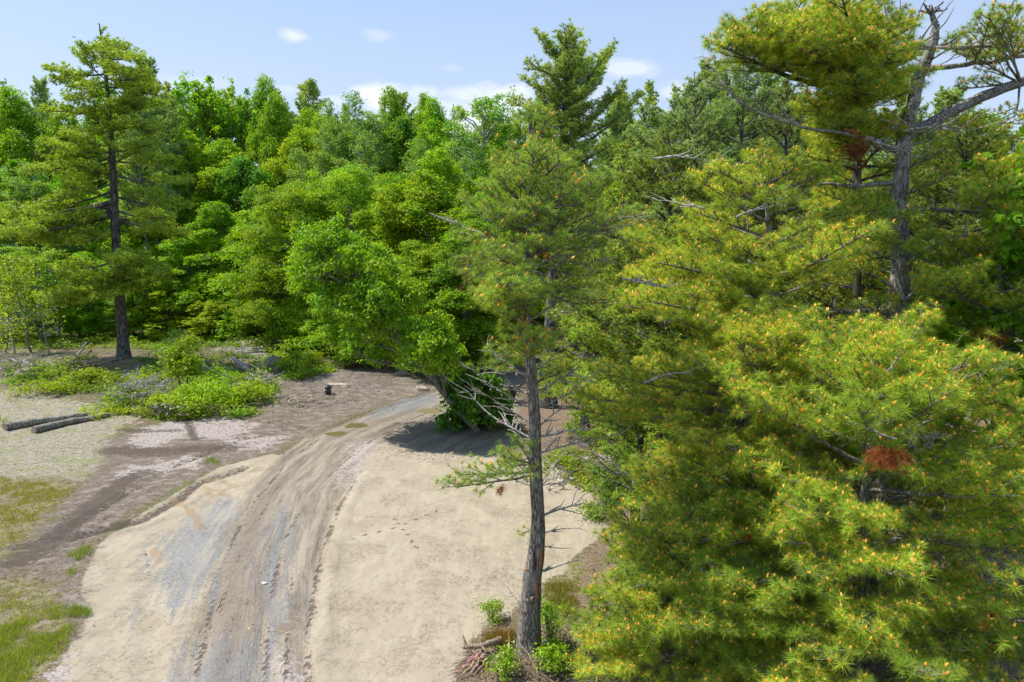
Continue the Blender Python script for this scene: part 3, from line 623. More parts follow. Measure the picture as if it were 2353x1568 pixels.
M_RUST = M_NEEDLE
def rusty(root, px, py, d, n, sx, sz, seed):
    rng = RS(seed); c = at(px, py, d) - np.array(root.location); P = c + rng.normal(size=(n, 3)) * np.array([sx, sx * .7, sz]); D = np.tile([[0, 0, -1.]], (n, 1)) + rng.normal(size=(n, 3)) * .5
    mb = MB(); foliage(mb, rng, P, D, .11, TM_NEAR, (.40, .125, .03), candle=0, upb=-.3); o = mb.build('dead_spray', M_RUST, root); o['label'] = 'clump of rusty orange dead needles'
def bare(root, px, py, d, az, L, e0, e1, r, tw, seed):
    T = Skel(); dead_branch(T, RS(seed), at(px, py, d) - np.array(root.location), az, L, e0, e1, r, tw, .5, .2); mb = MB(); sticks(mb, T.a, T.b, T.ra, T.rb, 5); o = mb.build('dead_branch', M_DEAD, root, smooth=True); o['label'] = 'bare grey dead branch showing through the needles'
rusty(PK, 2038, 1048, 8.15, 70, .11, .07, 1); rusty(PR, 2272, 782, 11.6, 70, .13, .10, 2); rusty(PL, 1714, 1226, 9.6, 12, .03, .05, 3); rusty(PK, 2275, 1422, 7.9, 14, .04, .05, 4)
for i, a in enumerate([(PJ, 1424, 1363, 9.45, 1.2, .55, .5, -.1, .012, 5), (PJ, 1500, 1440, 9.3, .8, .4, .1, .9, .012, 6), (PL, 1480, 880, 10.6, 1.2, .8, .35, .1, .018, 7), (PL, 1430, 640, 11.0, 1.9, .9, -.3, -.1, .014, 7), (PK, 2060, 1010, 8.5, -1.0, .5, .2, .4, .010, 10),
                       (PF, 1690, 500, 12.3, 1.4, 1.4, .3, .25, .018, 6), (PF, 1620, 480, 12.4, -1.4, .9, .2, .3, .014, 6), (PR, 2240, 860, 11.2, 1.4, 1.3, .2, .15, .03, 4), (PF, 1500, 365, 12.6, 1.5, 1.1, .15, -.3, .016, 8)]):
    bare(*a, 900 + i)

# pine whose top leaves the frame: orange-budded boughs across the top
def topE(S, rng, tp, tr, loc, kw):
    for a in [(1700, 95, 12.6), (1690, 60, 12.9), (1670, 100, 12.4), (1740, 110, 12.6), (1780, 30, 12.9), (1900, 60, 12.4), (1820, 140, 12.8), (1760, 60, 12.2), (1840, 60, 12.0), (1800, 100, 12.1), (1900, 110, 11.9), (2010, 140, 12.2), (2040, 60, 12.4), (1950, 40, 12.2), (1860, 20, 13), (1960, 170, 12.3), (2030, 190, 12.8), (1910, 160, 12.6), (2050, 120, 13.4), (1900, 290, 13), (1960, 270, 12.8), (1860, 240, 13.2), (2030, 290, 13.4), (1930, 320, 13.6), (1990, 200, 12.4), (1980, 90, 12.0), (1930, 0, 12.0)]:
        clump(*a, w=1.9, dz=-.15, lat=.5)(S, rng, tp, tr, loc, kw)
pine_at(1987, -190, 15.2, 'tall pine with orange budded boughs, its top out of the picture, beside the forked pine', 106, 1.35, z0=6.2, col=(.43, .61, .06), candle=.72, whorl=.5, per=5, prof=prof_tall, r_trunk=.15, skip=.2, extra=topE, bark=M_BARKF)

# ---- forked pine D with bare broken limbs
def build_forked():
    rng = RS(107); d = 14.2; base = at(2075, 784, d); zb = Hs(base[0], d) - .05
    root = empty('forked_pine', (base[0], d, zb)); tag(root, 'old forked pine at the right with thick bare grey trunk, leaning limb and snapped branches', 'pine tree')
    def q(px, py, dd=d): return at(px, py, dd) - np.array([base[0], d, zb])
    tp = np.array([(0, 0, 0), q(2066, 900), q(2058, 740), q(2074, 600), q(2060, 480), q(2074, 380), q(2076, 300)], float)
    tr = np.array([.24, .23, .21, .18, .165, .15, .13])
    S = Skel()
    def limb(pts, rs):
        n = 14; t = np.linspace(0, 1, len(pts)); s = np.linspace(0, 1, n); P = np.stack([np.interp(s, t, np.array(pts)[:, i]) for i in range(3)], 1); P[1:-1] += rng.normal(size=(n - 2, 3)) * .012
        R_ = np.interp(s, t, rs); S.a += list(P[:-1]); S.b += list(P[1:]); S.ra += list(R_[:-1]); S.rb += list(R_[1:]); return P
    lead = limb([q(2078, 300), q(2098, 235), q(2120, 160), q(2143, 100, 14), q(2152, 60, 14), q(2140, 35, 14), q(2137, 12, 14)], [.15, .125, .115, .10, .07, .05, .03])
    for e in [(2112, 24), (2122, 8), (2160, 18), (2168, 4), (2175, 22)]: limb([q(2138, 30, 14), q(*e, 13.9)], [.03, .014])
    R1 = limb([q(2085, 315), q(2150, 275), q(2230, 235), q(2300, 205), q(2400, 170), q(2600, 90)], [.12, .115, .11, .10, .09, .06])
    R2 = limb([q(2118, 170), q(2150, 156), q(2200, 150), q(2260, 145), q(2330, 133), q(2500, 100)], [.06, .055, .05, .045, .035, .02])
    L1 = limb([q(2065, 712), q(2000, 716), q(1930, 715), q(1850, 708), q(1780, 712), q(1700, 690)], [.075, .065, .055, .045, .035, .02])
    R3 = limb([q(2070, 715), q(2150, 712), q(2230, 720), q(2300, 722), q(2450, 745)], [.11, .10, .09, .07, .05])
    L2 = limb([q(2065, 420), q(2000, 425), q(1940, 428), q(1880, 420)], [.055, .05, .04, .02])
    R4 = limb([q(2070, 480), q(2150, 482), q(2240, 486), q(2330, 470)], [.05, .045, .04, .02])
    # snapped limb at upper left with splintered end and hanging dead sprays
    L3 = limb([q(2060, 345, 13.6), q(2020, 330, 13.4), q(1985, 315, 13.2)], [.075, .07, .065])
    L4 = limb([q(1985, 320, 13.2), q(1930, 305, 13), q(1880, 302, 12.9), q(1830, 288, 12.8), q(1760, 268, 12.7), q(1700, 235, 12.7), q(1670, 200, 12.7)], [.035, .035, .03, .028, .024, .018, .01])
    for k in (6, 8, 10, 12): dead_branch(S, rng, L4[k], rng.uniform(-1.8, -.2), 1.1, .5, 1.1, .012, 6)
    bl = [(R1, 11, 13, .3, 1.2), (R2, 7, 13, .2, 1.2), (lead, 5, 7, .2, .6)]
    kw = dict(step=.12, tw=.06, lat=.48)
    for P, a, b, e, L in bl:
        for k in range(a, b):
            for sg in (-1, 1): bough(S, rng, P[k], rng.uniform(-.3, .6) + (0 if sg > 0 else pi) * rng.uniform(.6, 1), L * rng.uniform(.7, 1.2), e, e + .4, .02, **kw)
    for c in [(2200, 60, 13.5), (2290, 60, 13.2), (2330, 20, 13), (2260, 120, 13.8), (2200, 210, 14.6), (2330, 300, 12.9), (2190, 340, 13.8), (2250, 350, 13.5), (2160, 600, 13.6), (2200, 650, 13.8), (1960, 620, 13.8), (1940, 690, 13.6), (1950, 470, 13.8), (2190, 400, 13.6), (2240, 420, 13.3), (2300, 560, 13.2), (1960, 560, 13.6), (2240, 640, 14.4), (1930, 500, 13.2), (2230, 300, 14.8)]:
        t = q(*c); a = t + np.array([rng.uniform(-.3, .3), .9, -.35]); z = np.clip(t[2] - .4, .5, tp[-1][2]); o = interp(tp, z) if c[0] < 2240 and c[1] > 290 else (R1[9] if c[1] < 330 else R3[9])
        v = t - o; L = np.linalg.norm(v); bough(S, rng, o, math.atan2(v[0], v[1]), L, math.asin(v[2] / L) - .1, math.asin(v[2] / L) + .15, .02, t0=max(.2, 1 - 1.1 / L), **kw)
    pine_parts(root, rng, tp, tr, S, TM_NEAR, .105, (.39, .56, .05), .5, M_BARKL, nside=16, rough=.10)
    # dead limbs as parts of their own
    def dead(name, args, label=None, m=M_DEAD, col=(1, 1, 1)):
        rg = RS(int(abs(args[0][1][0] * 100)) % 997)
        for a in args:
            T = Skel(); dead_branch(T, rg, *a[1:]); mb = MB(); sticks(mb, T.a, T.b, T.ra, T.rb, 5, col=col); o = mb.build(name, m, root, smooth=True)
            if label: o['label'] = label
    dead('dead_branch', [('b', q(2078, 615, 13.9), 1.35, 2.6, .8, -.25, .045, 7, .3, .12)], 'pale bare branch arching to the right')
    dead('dead_branch', [('b', q(2078, 690, 13.85), -1.4, .9, .9, .6, .03, 5, .5), ('b', q(2080, 690, 13.85), 1.2, .9, .1, 1.2, .03, 5, .5), ('b', q(2078, 690, 13.85), -.9, .9, 1.3, 1.2, .02, 4, .5)], 'bleached forked twig across the trunk')
    dead('dead_branch', [('b', q(2078, 300, 13.9), a, 1.3, .15, -.1, .018, 9, .6, .3) for a in (-1.5, -1.2, 1.3, 1.6, 1.0)], 'tangled grey twigs below the fork')
    dead('dead_branch', [('b', q(2150, 110, 13.8), a, 1.9, .0, .25, .022, 16, .75, .12) for a in (-1.5, -1.3, -1.7, 1.2, 1.5, 1.7)], 'flat spray of dead twigs near the top')
    dead('dead_branch', [('b', q(2005, 325, 13.2), a, .8, -.1, -.7, .014, 10, .6, .25) for a in (1.2, 1.5, 1.0)], 'dark tangled twigs on the snapped limb')
    mb = MB(); P = np.array([q(1985, 315, 13.2), q(1962, 305, 13.1), q(1940, 296, 13.1)]); tube(mb, P, [.07, .045, .02], 7, rough=.5, rng=rng); mb.build('splintered_end', M_WOUND, root)
    mb = MB(); n = 60; c = q(1968, 335, 13.0); P = c + rng.normal(size=(n, 3)) * np.array([.10, .06, .16]); P[:, 2] -= .12; D = np.tile([[0, 0, -1.]], (n, 1)) + rng.normal(size=(n, 3)) * .2
    foliage(mb, rng, P, D, .13, TM_NEAR, (.30, .12, .035), candle=0); mb.build('dead_spray', M_NEEDLE, root)['label'] = 'hanging cluster of rusty brown dead needles'
M_WOUND = simple_mat('torn_orange_wood', (.42, .17, .055), rough=.8, noise=.5, nscale=30, bump=.6)
build_forked()

# ---- slim foreground pine B with bare lower trunk
def build_foreground():
    rng = RS(208); b = g3(1216, 1492); d = b[1]; root = empty('foreground_pine', tuple(b)); tag(root, 'slender pine in the middle foreground with long bare scarred trunk and sparse crown', 'pine tree')
    def q(px, py, dd=None): return at(px, py, dd or d) - b
    pix = [(1216, 1497), (1216, 1485), (1219, 1400), (1222, 1330), (1233, 1270), (1237, 1200), (1231, 1090), (1229, 960), (1217, 800), (1206, 700), (1213, 600), (1215, 540), (1221, 420), (1222, 340), (1221, 262)]
    tp = np.array([q(*p) for p in pix]); tp[0] = tp[1] * 1.0 - [0, 0, .1]
    wpx = np.array([66, 58, 48, 46, 40, 32, 30, 27, 24, 20, 17, 15, 9, 7, 3]); tr = wpx / 2 / F * d * 1.02
    S = Skel(); kw = dict(step=.12, tw=.06)
    def add(px0, py0, px1, py1, dy, w=1.2, r=.016, lat=.4, t0=None, el=.12):
        o = interp(tp, q(px0, py0)[2]); t = q(px1, py1, d + dy); v = t - o; L = np.linalg.norm(v); e = math.asin(v[2] / L)
        bough(S, rng, o, math.atan2(v[0], v[1]), L, e - el, e + el, r, t0=t0 if t0 is not None else max(.2, 1 - w / L), lat=lat, curl=.05, **kw)
    rB = RS(12); B_ = [(1229, 1090, 1015, 1112, -.2, 1.0, .018, .3), (1230, 1060, 1170, 1075, .3, .5, .012, .6), (1230, 1075, 1190, 1020, -.3, .6, .012, .6), (1228, 1040, 1195, 1090, -.4, .4, .01, .6),
              (1237, 1210, 1205, 1225, .1, .25, .006, .3),
              (1212, 735, 1130, 660, -.8, .9, .02, .7), (1212, 720, 1190, 640, -1.0, .8, .02, .7), (1210, 740, 1150, 720, -.9, .7, .02, .7), (1210, 730, 1210, 690, -1.1, .7, .02, .7), (1212, 700, 1110, 700, -.5, .7, .02, .6), (1210, 700, 1160, 610, -.6, .7, .02, .7),
              (1217, 820, 1190, 760, -.7, .6, .014, .7), (1217, 830, 1230, 790, -.8, .5, .014, .7), (1222, 850, 1180, 830, .4, .6, .014, .6), (1218, 810, 1270, 790, -.2, .5, .014, .6),
              (1214, 560, 1080, 560, .3, 1.4, .02), (1214, 570, 1050, 610, .6, 1.2, .02), (1214, 590, 1090, 640, .8, 1.2, .02), (1214, 545, 1130, 490, -.5, 1.2, .02), (1215, 530, 1060, 460, .4, .9, .02), (1215, 500, 1110, 440, .2, 1.0, .018), (1217, 480, 1150, 420, -.6, .9, .018), (1215, 540, 1180, 500, -.9, .8, .018),
              (1215, 540, 1330, 500, -.3, 1.2, .02), (1214, 560, 1380, 570, .3, 1.3, .02), (1214, 600, 1350, 640, .5, 1.0, .02), (1216, 500, 1310, 440, -.5, 1.1, .018), (1217, 480, 1370, 420, .4, 1.1, .018), (1218, 450, 1290, 390, -.2, .9, .016), (1218, 450, 1140, 370, .3, .9, .016), (1219, 430, 1200, 400, -.6, .6, .014), (1219, 430, 1250, 380, -.5, .6, .014),
              (1216, 520, 1240, 470, -1.0, .8, .018), (1214, 580, 1270, 560, -.9, .8, .018), (1214, 610, 1150, 570, -.8, .8, .018), (1215, 560, 1440, 520, .8, 1.3, .02), (1213, 640, 1400, 700, .9, 1.2, .02), (1213, 660, 1330, 700, -.2, .9, .02),
              (1221, 390, 1170, 330, .1, .45, .010, .4), (1221, 380, 1275, 320, -.1, .45, .010, .4), (1221, 360, 1190, 290, .2, .35, .008, .35), (1221, 350, 1255, 275, -.1, .35, .008, .35), (1221, 400, 1230, 350, -.5, .4, .01, .4), (1221, 320, 1212, 270, 0, .3, .006, .3), (1221, 310, 1236, 262, 0, .3, .006, .3), (1220, 420, 1140, 400, .5, .5, .01, .4), (1220, 420, 1310, 370, .4, .5, .01, .4)]
    for a in B_: add(*a)
    for a in B_:
        if 395 < a[1] < 860:
            add(a[0], a[1] + rB.uniform(-15, 15), a[2] + rB.uniform(-40, 40), a[3] + rB.uniform(-25, 35), a[4] + rB.uniform(-.6, .6), *a[5:])
    for a in [(1229, 1085, 1060, 1105, -.3, .9, .014, .3), (1229, 1080, 1120, 1095, -.1, .8, .012, .4), (1230, 1065, 1150, 1050, -.2, .5, .012, .6), (1222, 860, 1120, 850, .2, .8, .012, .5), (1222, 880, 1300, 850, .2, .7, .012, .5)]: add(*a)
    pine_parts(root, rng, tp, tr, S, TM_NEAR, .105, (.36, .54, .08), .2, M_BARK, nside=20, rough=.10, dead=.012)
    def dead(args, label=None, m=M_DEAD, n=5, col=(1, 1, 1)):
        rg = RS(int(args[0][0]) + int(args[0][1]))
        for (px, py, az, L, e0, e1, r, tw, *o) in args:
            T = Skel(); a = interp(tp, q(px, py)[2]); dead_branch(T, rg, a, az, L, e0, e1, r, tw, *(o or (.5, .12)))
            mb = MB(); sticks(mb, T.a, T.b, T.ra, T.rb, n, col=col); ob = mb.build('dead_branch', m, root, smooth=True)
            if label: ob['label'] = label
    dead([(1237, 1312, 1.35, .85, .0, .35, .019, 3, .3, .05)], 'smooth pale branch reaching right from the scarred trunk')
    dead([(1232, 1190, 1.5, 1.0, .5, -.1, .018, 9, .5, .12)], 'bent pale branch reaching right over the sand')
    dead([(1236, 1228, 1.4, .7, .15, .05, .009, 6, .4, .1)])
    dead([(1236, 1255, 1.6, .6, -.05, .05, .006, 3, .3, .1)])
    dead([(1231, 1010, -1.3, 1.45, .15, .75, .016, 9, .45, .08)], 'long pale dead branch rising to the left', M_DEAD)
    dead([(1231, 1030, -1.2, .9, .35, .9, .012, 6, .45, .1)])
    dead([(1230, 1005, 1.45, 1.1, .0, .35, .015, 8, .45, .1), (1230, 1045, 1.3, 1.3, .15, .3, .014, 8, .5, .1)], 'bare branch reaching right')
    grey = (.8, .77, .74)
    dead([(1226, y, az, L, .3, .7, .011, 11, .6, .2) for (y, az, L) in [(975, -1.1, 1.0), (940, -1.5, 1.1), (905, -1.9, .8), (870, -1.2, .9)]], 'dark dead twigs left of the trunk', M_DEAD, 4, grey)
    dead([(1226, y, az, L, .3, .7, .011, 11, .6, .2) for (y, az, L) in [(985, 1.1, .8), (940, 1.5, 1.0), (900, 1.9, .8), (860, 1.2, .9)]], 'dark dead twigs right of the trunk', M_DEAD, 4, grey)
    dead([(1212, y, az, L, .5, .5, .014, 9, .5, .15) for (y, az, L) in [(700, 1.2, 1.6), (660, 1.45, 1.9), (740, 1.0, 1.3), (620, 1.3, 1.8), (600, 1.6, 1.2), (780, 1.4, 1.2)]], 'bare dark branch right of the upper trunk', M_DEAD, 4, grey)
    dead([(1214, 600, -1.35, 1.9, .45, .35, .016, 5, .25, .06)], 'long bare grey branch above the left boughs')
    dead([(1222, 1400, -1.2, .55, .2, 1.0, .007, 5, .6, .25)], 'small curled dead twig left of the lower trunk')
    dead([(1230, 1120, a, .55, .1, .5, .007, 6, .6, .25) for a in (1.2, 1.7, .8, -1.2, -1.7)])
    # wounds, stub and knots
    def wound(pts, w, depth, name, lab, m=M_WOUND):
        mb = MB(); P = []
        for (px, py) in pts:
            c = interp(tp, q(px, py)[2]); r = np.interp(c[2], tp[:, 2], tr); P.append([q(px, py)[0], -math.sqrt(max(0, r * r - (q(px, py)[0] - c[0]) ** 2)) * .93 + c[1], c[2]])
        n = len(P); tube(mb, P, [w * math.sin(pi * (i + .35) / (n - .3)) + .004 for i in range(n)], 6, rough=.6, rng=rng); o = mb.build(name, m, root); o['label'] = lab
    wound([(1241, 1250), (1241, 1262), (1242, 1275), (1240, 1290), (1238, 1302)], .034, .02, 'bark_wound', 'orange split in the bark')
    wound([(1230, 1322), (1231, 1335), (1231, 1348), (1230, 1362), (1230, 1375)], .026, .02, 'bark_wound', 'dark hollow with orange edge')
    M_DK = simple_mat('dark_hollow', (.05, .032, .022), rough=.95, noise=.4)
    wound([(1226, 1258), (1227, 1270), (1228, 1285), (1227, 1300)], .022, .02, 'bark_wound', 'narrow dark crack', M_DK)
    mb = MB(); tube(mb, [q(1222, 1316, d - .02), q(1213, 1313, d - .06), q(1211, 1306, d - .09)], [.045, .04, .028], 7, rough=.6, rng=rng); mb.build('broken_stub', M_WOUND, root)['label'] = 'bright orange broken branch stub'
    for (px, py) in [(1198, 1462), (1210, 1372), (1207, 1398), (1228, 1402), (1224, 1366)]:
        c = interp(tp, q(px, py)[2]); r = np.interp(c[2], tp[:, 2], tr); x = q(px, py)[0]; dx = np.clip((x - c[0]) / r, -.93, .93); n = np.array([dx, -math.sqrt(1 - dx * dx), .1]); p0 = c + n * r * .9
        mb = MB(); tube(mb, [p0, p0 + n * .03, p0 + n * .045], [.045, .042, .030], 10, col=(1.35, 1.3, 1.2), rough=.2, rng=rng); tube(mb, [p0 + n * .044, p0 + n * .05], [.02, .016], 8, col=(.8, .7, .6)); mb.build('knot', M_BARK, root, smooth=False)
    return root
FG = build_foreground()
for a in [(1165, 380, 11.9, 26, .07, .05), (1190, 558, 11.2, 14, .04, .05), (1262, 590, 11.6, 16, .05, .07), (1188, 700, 11.0, 10, .03, .03), (1148, 1120, 11.5, 8, .03, .05)]: rusty(FG, *a, int(a[0]))

# ---- pine C behind it, and tall left pine A: picked boughs
def picked_pine(name, label, bx, by, pix, wpx, boughs, col, seed, tm, ts, kw, candle=0., bark=M_BARKF, auto=None, branchcol=(1, 1, 1), deads=(), csize=.05, d=None):
    rng = RS(seed)
    if d is None: b = g3(bx, by)
    else: x = at(bx, 784, d)[0]; b = np.array([x, d, Hs(x, d)])
    d = b[1]; root = empty(name, tuple(b)); tag(root, label, 'pine tree')
    def q(px, py, dy=0): return at(px, py, d + dy) - b
    tp = np.array([q(*p) for p in pix]); tp[0] = [tp[0][0], 0, -.1]; tr = np.array(wpx) / 2 / F * d
    S = Skel()
    for (py0, px1, py1, dy, w, lat) in boughs:
        o = interp(tp, q(bx, py0)[2]); t = q(px1, py1, dy); v = t - o; L = np.linalg.norm(v); e = math.asin(np.clip(v[2] / L, -1, 1))
        bough(S, rng, o, math.atan2(v[0], v[1]), L, e - .15, e + .15, .015 + .012 * L, t0=max(.12, 1 - w / L), lat=lat, curl=.05, **kw)
    if auto:
        for a in auto: auto_boughs(S, rng, tp, tr, *a[:3], a[3], a[4], a[5], a[6], a[7], **kw)
    for (py0, az, L, e0, e1, r) in deads:
        dead_branch(S, rng, interp(tp, q(bx, py0)[2]), az, L, e0, e1, r, 7, .5, .12)
    S.tp.append(tp[-1:]); S.td.append(np.array([[0, 0, 1.]]))
    pine_parts(root, rng, tp, tr, S, tm, ts, col, candle, bark, nside=12, branchcol=branchcol, twn=3 if candle else 0, csize=csize)
    return root
# A: (start height on trunk, tip x, tip y, depth offset, foliage length, side spread)
A = []
for (y0, x, y) in [(170, 118, 160), (190, 130, 190), (215, 150, 230), (200, 170, 200), (235, 190, 260), (250, 120, 260), (130, 190, 145), (110, 185, 130), (300, 150, 310), (330, 190, 340), (120, 260, 100), (100, 290, 112), (130, 300, 135), (160, 285, 165), (180, 320, 175), (200, 345, 190), (230, 370, 200), (240, 330, 235), (260, 380, 240), (280, 350, 300), (300, 310, 290), (250, 300, 260),
                   (350, 100, 340), (360, 50, 400), (370, 130, 400), (390, 160, 420), (400, 210, 400), (420, 110, 470), (440, 60, 480), (460, 10, 500), (480, 60, 520), (500, 130, 520), (520, 170, 560), (540, 100, 560), (350, 330, 330), (370, 400, 370), (400, 430, 420), (430, 380, 450), (450, 440, 480), (480, 380, 500), (500, 430, 540), (530, 340, 540), (560, 380, 620), (570, 330, 600), (590, 350, 640),
                   (600, 130, 620), (620, 160, 650), (650, 110, 690), (655, 150, 660), (660, 200, 660), (660, 240, 655), (665, 180, 690), (665, 280, 670), (600, 230, 580), (470, 230, 490), (640, 290, 640), (400, 280, 430), (350, 250, 330)]:
    A.append((y0, x, y, None, 2.6, .5))
rA = RS(55); A = [(a, b_, c, rA.uniform(-3.2, 1.2), w, l) for (a, b_, c, _, w, l) in A]
A += [(650 + rA.uniform(-15, 15), x + rA.uniform(-12, 12), y + rA.uniform(-10, 10), rA.uniform(-3.4, -1.2), 2.4, .55) for (x, y) in [(115, 690), (140, 700), (160, 665), (190, 680), (220, 665), (250, 680), (280, 665), (200, 650), (150, 645), (330, 610), (355, 625), (340, 640)] for _ in (0, 1)]
A += [(480 + rA.uniform(-20, 20), x, y, rA.uniform(-2.5, 0), 2.4, .5) for (x, y) in [(30, 510), (80, 530), (120, 560), (60, 560), (150, 540), (-10, 540)] for _ in (0, 1)]
picked_pine('tall_pine', 'tallest pine on the left, straight dark trunk and layered olive boughs, on the brushy mound', 285, 822,
            [(285, 824), (281, 760), (274, 680), (267, 560), (261, 440), (256, 330), (250, 240), (240, 150), (228, 55)], [25, 24, 22, 19, 16, 13, 10, 6, 2],
            A, (.39, .55, .06), 301, TM_FAR, .20, dict(step=.14, tw=.07, tl=(.08, .42)), auto=[(15.5, 18.4, 1.2, prof_tall, .9, 3, .3, (.4, .9)), (8.0, 16, 2.6, lambda t: 1 - .35 * t, 1.1, 3, .3, (.1, .4))])
Cb = []
for (y0, x, y) in [(90, 1290, 70), (80, 1322, 75), (110, 1275, 120), (110, 1335, 110), (140, 1310, 130), (130, 1255, 110), (120, 1228, 78), (150, 1205, 150), (200, 1195, 190), (240, 1180, 240), (260, 1200, 270), (150, 1345, 100), (170, 1360, 140), (200, 1400, 120), (210, 1415, 110), (220, 1390, 160), (230, 1375, 190), (280, 1350, 240), (300, 1400, 230), (300, 1210, 300), (320, 1240, 330), (350, 1370, 330), (380, 1240, 400), (390, 1380, 400), (420, 1400, 450), (440, 1240, 460), (330, 1300, 290), (400, 1330, 380), (460, 1370, 500), (310, 1440, 200), (330, 1480, 215), (300, 1430, 270), (360, 1420, 330)]:
    Cb.append((y0 + 30, x, y, float(rA.uniform(-1.8, 1.2)), 2.0, .42))
picked_pine('spreading_pine', 'tall pine with pointed top and arms spread wide, rising behind the slender foreground pine', 1260, 935,
            [(1260, 937), (1262, 800), (1272, 620), (1282, 500), (1290, 420), (1297, 300), (1302, 180), (1306, 62)], [34, 29, 26, 22, 20, 15, 9, 2],
            Cb, (.38, .55, .12), 302, TM_MID, .165, dict(step=.12, tw=.065, tl=(.06, .26)), candle=.12, auto=[(12.2, 15.3, 1.5, prof_cone, .45, 5, .1, (.5, .9)), (7.2, 12.5, 2.1, lambda t: 1 - .3 * t, .5, 5, .15, (.2, .6))],
            deads=[(700, 1.2, 2, .4, .2, .02), (640, -1.2, 2, .4, .2, .02), (760, 1.5, 2, .2, .1, .02), (800, -1.6, 1.8, .2, .1, .02), (850, 1.3, 1.6, .2, .1, .02), (600, 1.6, 2.2, .4, .3, .02), (900, -1.3, 1.2, .2, .1, .015)])
# mid distance pines between the foreground pine and the right-hand wall
MIDP = [(1345, 610, 25, 2.2, 1.5, 'low leafy young pine filling the gap just right of the spreading pine trunk', GREEN_MID), (1440, 600, 19.5, 2.3, 1.2, 'young pine with drooping boughs between the sand and the far clearing', GREEN_MID), (1560, 560, 16, 2.2, 1.0, 'young pine hidden behind the left boughs of the rounded lime pine', GREEN_MID), (1470, 900, 16, 1.1, .3, 'small dark pine half hidden behind the left tips of the rounded lime pine', (.22, .36, .07)),
        (1430, 355, 20, 1.7, 2.5, 'olive pine directly right of the spreading pine, its crown lower and rounder', GREEN_MID),
        (1535, 300, 17.5, 2.3, 3.5, 'pine with mixed green boughs between the spreading pine and the slim bright topped pine', (.23, .32, .045)),
        (1600, 170, 24, 2.6, 6, 'blue green pine with long soft needle sprays behind the bare snapped limb', BLUEG),
        (1705, 118, 26, 2.7, 7, 'tall blue green pine left of the orange budded top boughs', BLUEG),
        (1350, 470, 24, 1.8, 4.2, 'low dark pine tucked behind the slender foreground pine', GREEN_MID),
        (1810, 215, 22, 2.4, 5, 'grey green pine seen through the gap right of the blue green pines', (.20, .29, .075)),
        (2230, 250, 20, 2.6, 5, 'deep green pine filling the gap under the thick leaning limb', (.21, .31, .04)),
        (2150, 290, 26, 2.2, 6, 'distant pine showing between the two arms of the forked pine', (.20, .29, .075)),
        (2345, 330, 19, 2.0, 5, 'pine at the right edge half behind the thick leaning limb', (.23, .32, .045)),
        (1930, 470, 17, 2.3, 3, 'shaded pine behind the forked trunk on its left side', (.21, .30, .04)),
        (1640, 430, 20, 2.4, 3, 'pine behind the slim bright topped pine with bare grey branches showing', GREEN_MID)]
for i, (px, py, d, r, z0, lab, col) in enumerate(MIDP):
    def ex(S, rng, tp, tr, loc, kw):
        for k in range(5): dead_branch(S, rng, interp(tp, rng.uniform(.35, .8) * tp[-1][2]), rng.uniform(-2.6, -1) if k % 2 else rng.uniform(1, 2.6), rng.uniform(1.2, 2.4), .2, .4, .016, 7, .5, .12)
    pine_at(px, py, d, lab, 400 + i, r, z0=z0, prof=prof_tall if i > 3 else prof_round, lod='mid', col=col, candle=.22 if i in (0, 1, 2, 4, 5, 9, 10, 12, 13, 14) else .06, whorl=.55, per=5, r_trunk=.13, skip=.15, extra=ex, bark=M_BARKF, el=(.15, .6))

# ------------------------------------------------------------------ broadleaf trees
def leaf_faces(mb, rng, P, N, size, col, asp=.62, droop=.3, cvar=.42, yel=.16, fold=.3):
    n = len(P); N = norm(N); t = norm(np.cross(N, sphere_dirs(rng, n))); t[:, 2] -= droop; t = norm(t); b = norm(np.cross(N, t)); N2 = np.cross(t, b)
    s = size * rng.uniform(.65, 1.3, n)[:, None]; w = s * asp / 2
    v = np.stack([P, P + t * s * .5 + b * w + N2 * w * fold, P + t * s, P + t * s * .5 - b * w + N2 * w * fold], 1)
    i = (np.arange(n) * 4)[:, None]; f = np.concatenate([i + np.array([[0, 1, 2]]), i + np.array([[0, 2, 3]])])
    lo = vnoise(P[:, 0] * .9 + P[:, 2] * .6, P[:, 1] * .9 + P[:, 2] * .8, 92)[:, None]; y = rng.random((n, 1)) ** 2 * yel * 2 + .5 * (lo - .5)
    c = np.atleast_2d(np.asarray(col)) * (1 + cvar * (rng.random((n, 1)) - .5) * 2) * np.concatenate([1 + y, 1 + y * .25, 1 - y * .3], 1)
    mb.add(v.reshape(-1, 3), f, np.repeat(c, 4, 0))
def crown_leaves(mb, rng, lobes, nleaf, size, col, asp, droop, sub=.30, upb=.7, **kw):
    """lobes: (centre, radii). leaves sit in small clumps on the shell of each lobe"""
    ar = np.array([r[0] * r[1] + r[2] * r[0] for _, r in lobes]); ar = ar / ar.sum(); tot = max(1, int(nleaf / 22))
    for (c, r), a in zip(lobes, ar):
        m = max(3, int(tot * a)); d = sphere_dirs(rng, m); d[:, 2] = np.where(d[:, 2] < -.35, -d[:, 2], d[:, 2])
        q = rng.uniform(.62, 1.08, (m, 1)); cc = np.asarray(c) + d * np.asarray(r) * q; sr = sub * rng.uniform(.45, 1.5, m)
        k = rng.integers(12, 34, m); idx = np.repeat(np.arange(m), k); o = rng.normal(size=(len(idx), 3)) * np.array([.55, .55, .32]) * sr[idx][:, None]
        P = cc[idx] + o; N = np.array([0, 0, upb]) + d[idx] * .35 + rng.normal(size=P.shape) * .62
        leaf_faces(mb, rng, P, N, size, col, asp, droop, **kw)
